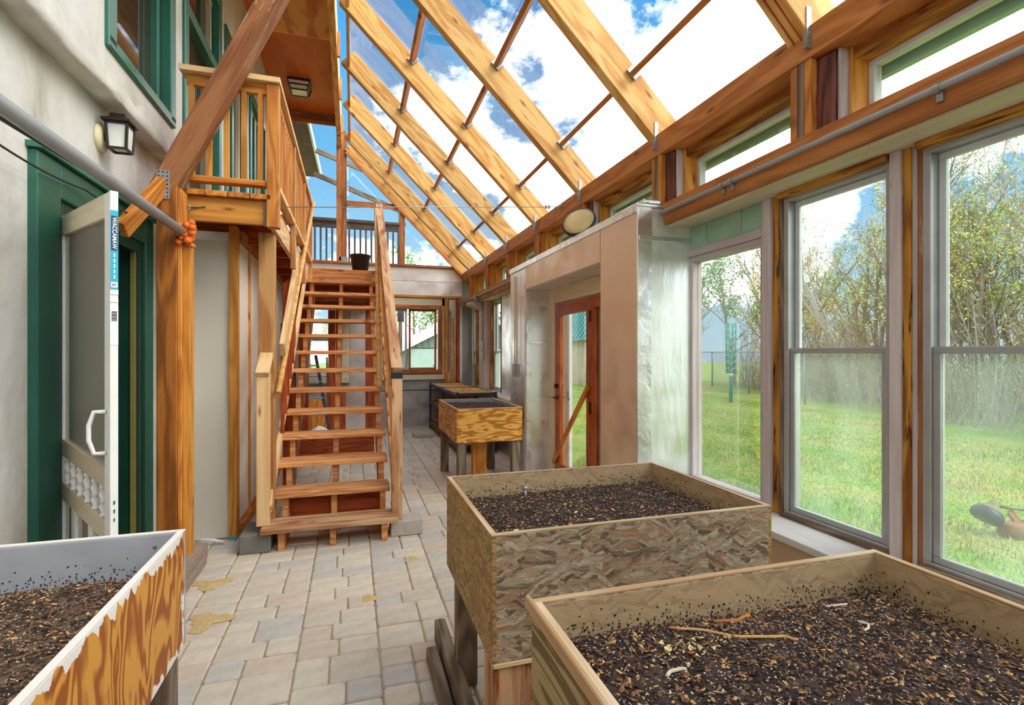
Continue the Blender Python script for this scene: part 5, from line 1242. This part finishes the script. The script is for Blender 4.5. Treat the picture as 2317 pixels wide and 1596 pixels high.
one('soffit', lambda m: m.add([(-2.2, 10.7, 6.08), (-.86, 10.7, 6.08), (-.78, 14.2, 5.98), (-2.2, 14.2, 5.98), (-2.2, 10.7, 6.2), (-.86, 10.7, 6.2), (-.78, 14.2, 6.1), (-2.2, 14.2, 6.1)], [(0, 3, 2, 1), (4, 5, 6, 7), (0, 1, 5, 4), (1, 2, 6, 5), (2, 3, 7, 6), (3, 0, 4, 7)], 'soffit'), ev)
board('fascia', (-.84, 10.7, 6.12), (-.76, 14.2, 6.02), (0, 0, 1), .16, .04, 'white_paint', ev); box('end_wall', -2.3, -1.75, 10.6, 14.2, -.05, 6.1, 'stucco', ev, 0)
# ---- rotary clothes dryer
dy = thing('clothes_dryer', 'folded green rotary clothes dryer standing on the lawn', 'dryer', (11.16, 13.4, 0))
tube('post', [(11.16, 13.4, -.06), (11.16, 13.4, 1.5)], .055, 'dryer_green', dy, 10); tube('collar', [(11.16, 13.4, .76), (11.16, 13.4, .86)], .075, 'rope', dy, 10)
for k in range(4):
    a = k * 1.57 + .5; ox, oy = .15 * math.cos(a), .15 * math.sin(a)
    p = tube('arm', [(11.16 + ox * .8, 13.4 + oy * .8, .86), (11.16 + ox, 13.4 + oy, 2.4)], .032, 'dryer_green', dy, 8)
    for j in range(7):
        z = 1.05 + j * .2; tube('line_loop', [(11.16 + ox * 1.25, 13.4 + oy * 1.25, z), (11.16 + ox * 1.5 - oy * .4, 13.4 + oy * 1.5 + ox * .4, z - .12), (11.16 - oy * 1.1, 13.4 + ox * 1.1, z)], .008, 'rope', p, 4)
# ---- string trimmer on the grass
tm = thing('string_trimmer', 'string trimmer head with orange guard lying on the lawn', 'trimmer', (5.35, 3.0, 0))
hc = Vector((5.20, 3.06, .15)); hx = Vector((-.55, .1, -.8)).normalized()
one('line_head', lambda m: m.lathe([(.04, -.02), (.10, .0), (.115, .03), (.115, .075), (.09, .095), (0, .095)], hc, 'dark_metal', 20, hx), tm, True)
one('gear_case', lambda m: m.lathe([(.035, -.09), (.045, -.05), (.085, -.015), (.10, .0)], hc, 'tool_olive', 16, hx), tm, True)
tube('shaft', [hc - hx * .06, hc + Vector((.14, -.06, .03)), (5.9, 2.68, .13), (6.6, 2.3, .10)], .016, 'tool_olive', tm, 8)
def guard(m):
    n = 16; vs = []
    for k in range(n + 1):
        t = 2.7 + 3.7 * k / n; c, q = math.cos(t), math.sin(t)
        for rad, z in ((.17, -.05), (.175, .05), (.155, .065), (.05, .075), (.05, .065), (.15, .05), (.158, -.05)): vs.append((5.40 + rad * c, 2.97 + rad * q * .85, z))
    k7 = 7; fs = [(i * k7 + j, (i + 1) * k7 + j, (i + 1) * k7 + (j + 1) % k7, i * k7 + (j + 1) % k7) for i in range(n) for j in range(k7)]
    m.add(vs, fs, 'trim_orange')
one('guard', guard, tm, True)
board('guard_arm', (5.44, 2.95, .0), (5.34, 3.0, .15), (1, 0, 0), .07, .02, 'trim_orange', tm)
# ---- chain link fence
fn = thing('chain_link_fence', 'grey chain link fence along the edge of the woods', 'fence', (13, 12, 0))
FP = [Vector((9.2, 2.0, 0)), Vector((10.2, 4.6, 0)), Vector((12.0, 8.6, 0)), Vector((13.0, 12.4, 0)), Vector((15.8, 20.2, 0)), Vector((12.5, 24.5, 0))]
FH = 1.52
for i, p in enumerate(FP):
    n = 1
    if i < len(FP) - 1: n = max(1, int((FP[i + 1] - p).length / 2.8))
    for k in range(n if i < len(FP) - 1 else 1):
        q = p.lerp(FP[i + 1], k / n) if i < len(FP) - 1 else p
        tube('fence_post', [q + Vector((0, 0, -.06)), q + Vector((0, 0, FH))], .035, 'fence_wire', fn, 8)
for i in range(len(FP) - 1):
    a, b_ = FP[i], FP[i + 1]; d = (b_ - a); Ln = d.length; d.normalize(); mb = MB()
    tube('top_tube', [a + Vector((0, 0, FH)), b_ + Vector((0, 0, FH))], .022, 'fence_wire', fn, 6)
    st_ = .085; k = -FH
    while k < Ln:
        for s in (1, -1):
            t0, t1 = (k, k + FH); z0, z1 = (0, FH) if s == 1 else (FH, 0)
            lo = max(t0, 0); hi = min(t1, Ln)
            if hi - lo > .05:
                za = z0 + (z1 - z0) * (lo - t0) / FH; zb = z0 + (z1 - z0) * (hi - t0) / FH
                mb.tube([a + d * lo + Vector((0, 0, za)), a + d * hi + Vector((0, 0, zb))], .0032, 'fence_green' if i == 4 else 'fence_wire', 3, False)
        k += st_
    tag(mb.build('wire_mesh', fn), kind='stuff')
tube('corner_brace', [FP[4] + Vector((0, 0, FH - .1)), FP[4] + (FP[3] - FP[4]).normalized() * 1.4 + Vector((0, 0, .0))], .02, 'rope', fn, 6)
# ---- trees
def tree_mesh(seed, height, spread, leafmats, nleaf, bark, leafsize, up=.75, levels=4, low=.25):
    r = random.Random(seed); wd = MB(); lf = MB(); tips = []
    def grow(p, d, ln, rad, lev):
        n = 4; pts = [p]; rs = [rad]; q = p.copy(); dd = d.copy()
        for i in range(n):
            dd = (dd + Vector((r.gauss(0, .13), r.gauss(0, .13), r.gauss(.04, .08)))).normalized(); q = q + dd * ln / n; pts.append(q.copy()); rs.append(rad * (1 - .62 * (i + 1) / n))
        wd.tube(pts, rs, bark, 5 if lev == 0 else 3, False)
        if lev >= 2: tips.extend(pts[1:])
        if lev >= levels: return
        nb = 9 if lev == 0 else r.randint(3, 5)
        for i in range(nb):
            t = low + (1 - low) * (i + r.random()) / nb if lev == 0 else .25 + .75 * (i + r.random()) / nb
            f = t * n; k = min(n - 1, int(f)); c = pts[k].lerp(pts[k + 1], f - k); a = r.uniform(0, 6.283)
            side = Vector((math.cos(a), math.sin(a), 0)); nd = (d * up + side * spread + Vector((0, 0, .25))).normalized()
            grow(c, nd, ln * r.uniform(.34, .52) * (1.15 - .5 * t if lev == 0 else 1), max(.006, rad * (1 - .6 * t) * .5), lev + 1)
    grow(Vector((0, 0, -.1)), Vector((r.uniform(-.05, .05), r.uniform(-.05, .05), 1)).normalized(), height * .72, height * .013, 0)
    for _ in range(nleaf):
        c = r.choice(tips) + Vector((r.gauss(0, .12), r.gauss(0, .12), r.gauss(0, .12))); s = leafsize * r.uniform(.6, 1.4)
        a = Vector((r.gauss(0, 1), r.gauss(0, 1), r.gauss(0, 1))).normalized() * s; b = Vector((r.gauss(0, 1), r.gauss(0, 1), r.gauss(0, 1))); b = (b - a * b.dot(a) / (s * s)).normalized() * s * .5
        lf.add([c - a, c + b, c + a, c - b], [(0, 1, 2, 3)], r.choice(leafmats))
    return wd, lf
PROTO = []
for sd_, h_, sp, lm, nl, bk_, ls, up_ in ((1, 8.5, .75, ['leaf_green', 'leaf_yellow'], 1300, 'bark', .038, .7), (2, 7.0, .8, ['leaf_yellow', 'leaf_green'], 2000, 'bark', .042, .6), (3, 9.5, .6, ['leaf_green'], 700, 'bark_pale', .036, .85), (4, 6.5, .9, ['leaf_dark', 'leaf_green'], 3200, 'bark', .06, .5), (5, 5.0, .95, ['leaf_yellow'], 1500, 'twig', .038, .55)):
    wd, lf = tree_mesh(sd_, h_, sp, lm, nl, bk_, ls, up_, 3 if sd_ in (4, 5) else 4)
    e = thing('tree', 'x', 'tree', (0, 0, 0)); o1 = wd.build('trunk', e, origin=(0, 0, 0)); o2 = lf.build('foliage', e, origin=(0, 0, 0)); tag(o2, kind='stuff'); PROTO.append([e, False])
KIND = ['bare branched tree with sparse green leaves', 'tree with fresh yellow green leaves', 'slender pale trunked tree', 'bushy dark green tree', 'low yellow shrubby tree']
def put_tree(k, x, y, s, rz, label, group=None):
    e, used = PROTO[k]
    if used: e = copy_tree(e)
    else: PROTO[k][1] = True
    e.location = (x, y, -.05); e.rotation_euler = (0, 0, rz); e.scale = (s, s, s)
    tag(e, label, 'tree', group)
    if group is None and 'group' in e: del e['group']
tr = random.Random(77)
NAMED = [(3, 18.2, 21.6, 1.25, .3, 'bushy dark green tree rising behind the clothes dryer'), (1, 15.9, 16.9, 1.15, 1.2, 'yellow green leafed tree right behind the clothes dryer'), (0, 17.2, 23.4, .95, 2.2, 'bare pale tree left of the clothes dryer beyond the fence corner'),
         (2, 16.0, 13.6, 1.05, .4, 'tall slender tree in the middle of the left sash window'), (0, 16.8, 12.2, 1.1, 1.7, 'branching tree near the right of the left sash window'), (0, 16.6, 9.9, 1.1, 4.0, 'leafy branching tree filling the right sash window'), (2, 18.4, 9.2, 1.15, 3.3, 'pale trunked tree at the far right of the right sash window')]
for a in NAMED: put_tree(*a)
for i in range(64):
    t = i / 63.0; k = tr.choice([0, 0, 1, 2, 2, 4, 4, 1])
    base = Vector((9.4, 1.5, 0)).lerp(Vector((13.4, 12.4, 0)), t * 2) if t < .5 else Vector((13.4, 12.4, 0)).lerp(Vector((17.5, 22.5, 0)), t * 2 - 1); off = 1.6 + 8.0 * tr.random() ** 1.3
    x = base.x + off * .93; y = base.y - off * .37
    put_tree(k, x, y, tr.uniform(.72, 1.05), tr.uniform(0, 6.28), KIND[k] + ' in the dense woods behind the fence', 'woodland trees behind the fence: ' + KIND[k])
for i, (x, y, k, s) in enumerate(((3.2, 27, 3, 1.15), (6.5, 28.5, 3, 1.2), (1.2, 30, 1, 1.0), (9.0, 31, 3, 1.1))): put_tree(k, x, y, s, i * 1.3, ('bushy' if k == 3 else 'yellowish') + ' tree behind the barn, ' + ('second from the left', 'third from the left', 'leftmost', 'rightmost')[i])
for i, (x, y, k, s) in enumerate(((-2.2, 30, 4, 1.0), (-3.6, 34, 4, 1.15), (-.6, 36, 1, .8), (-5.0, 31, 3, .8))): put_tree(k, x, y, s, i * 1.1, 'green tree seen through the window behind the stair treads', 'trees beyond the stair window')
# thicket of thin stems and leaves along the fence
def thicket(m):
    r = random.Random(31)
    for _ in range(3000):
        t = r.random(); base = (Vector((9.6, 1.6, 0)).lerp(Vector((13.2, 12.4, 0)), t * 2) if t < .5 else Vector((13.2, 12.4, 0)).lerp(Vector((16.6, 21.0, 0)), t * 2 - 1)) + Vector((.93, -.37, 0)) * r.uniform(.5, 7.0)
        p = base + Vector((0, 0, -.1)); h = r.uniform(1.0, 3.4); d = Vector((r.gauss(0, .22), r.gauss(0, .22), 1)).normalized(); q = p + d * h * .5; e = q + (d + Vector((r.gauss(0, .3), r.gauss(0, .3), .1))).normalized() * h * .5
        m.tube([p, q, e], [.014, .009, .003], 'twig' if r.random() < .75 else 'bark_pale', 3, False)
        for _k in range(5):
            c = p.lerp(q, r.random()) if r.random() < .4 else q.lerp(e, r.random()); c = c + Vector((r.gauss(0, .16), r.gauss(0, .16), r.gauss(0, .12))); s = r.uniform(.02, .05)
            a = Vector((r.gauss(0, 1), r.gauss(0, 1), r.gauss(0, 1))).normalized() * s; b = Vector((-a.y, a.x, a.z * .5)) * .6
            m.add([c - a, c + b, c + a, c - b], [(0, 1, 2, 3)], r.choice(['leaf_green', 'leaf_yellow', 'leaf_dark', 'leaf_green']))
o = one('thicket', thicket); tag(o, 'tangled undergrowth of thin stems and young leaves behind the fence', 'undergrowth', kind='stuff')
def grass(m):
    r = random.Random(55)
    for _ in range(110000):
        t = r.random() ** 1.7; x = 2.6 + t * 9.5; y = r.uniform(-1.5 + x * .15, 3.0 + x * 1.25)
        if x > 8.6 + (y - 2) * .45: continue
        h = r.uniform(.015, .042) * (1 + .5 * math.sin(x * 2.1 + y * 1.3)); a = r.uniform(0, 6.283); w_ = r.uniform(.0016, .0032) * (1 + t * 2); c, s = math.cos(a), math.sin(a); l = r.uniform(.01, .04)
        m.add([(x - s * w_, y + c * w_, -.05), (x + s * w_, y - c * w_, -.05), (x + c * l, y + s * l, -.05 + h + .01)], [(0, 1, 2)], 'grass_blade' if r.random() < (.62 + .3 * math.sin(x * 1.1 - y * .9)) else 'grass_dry')
o = one('grass', grass); tag(o, 'blades of short green and straw coloured grass on the lawn', 'grass', kind='stuff')
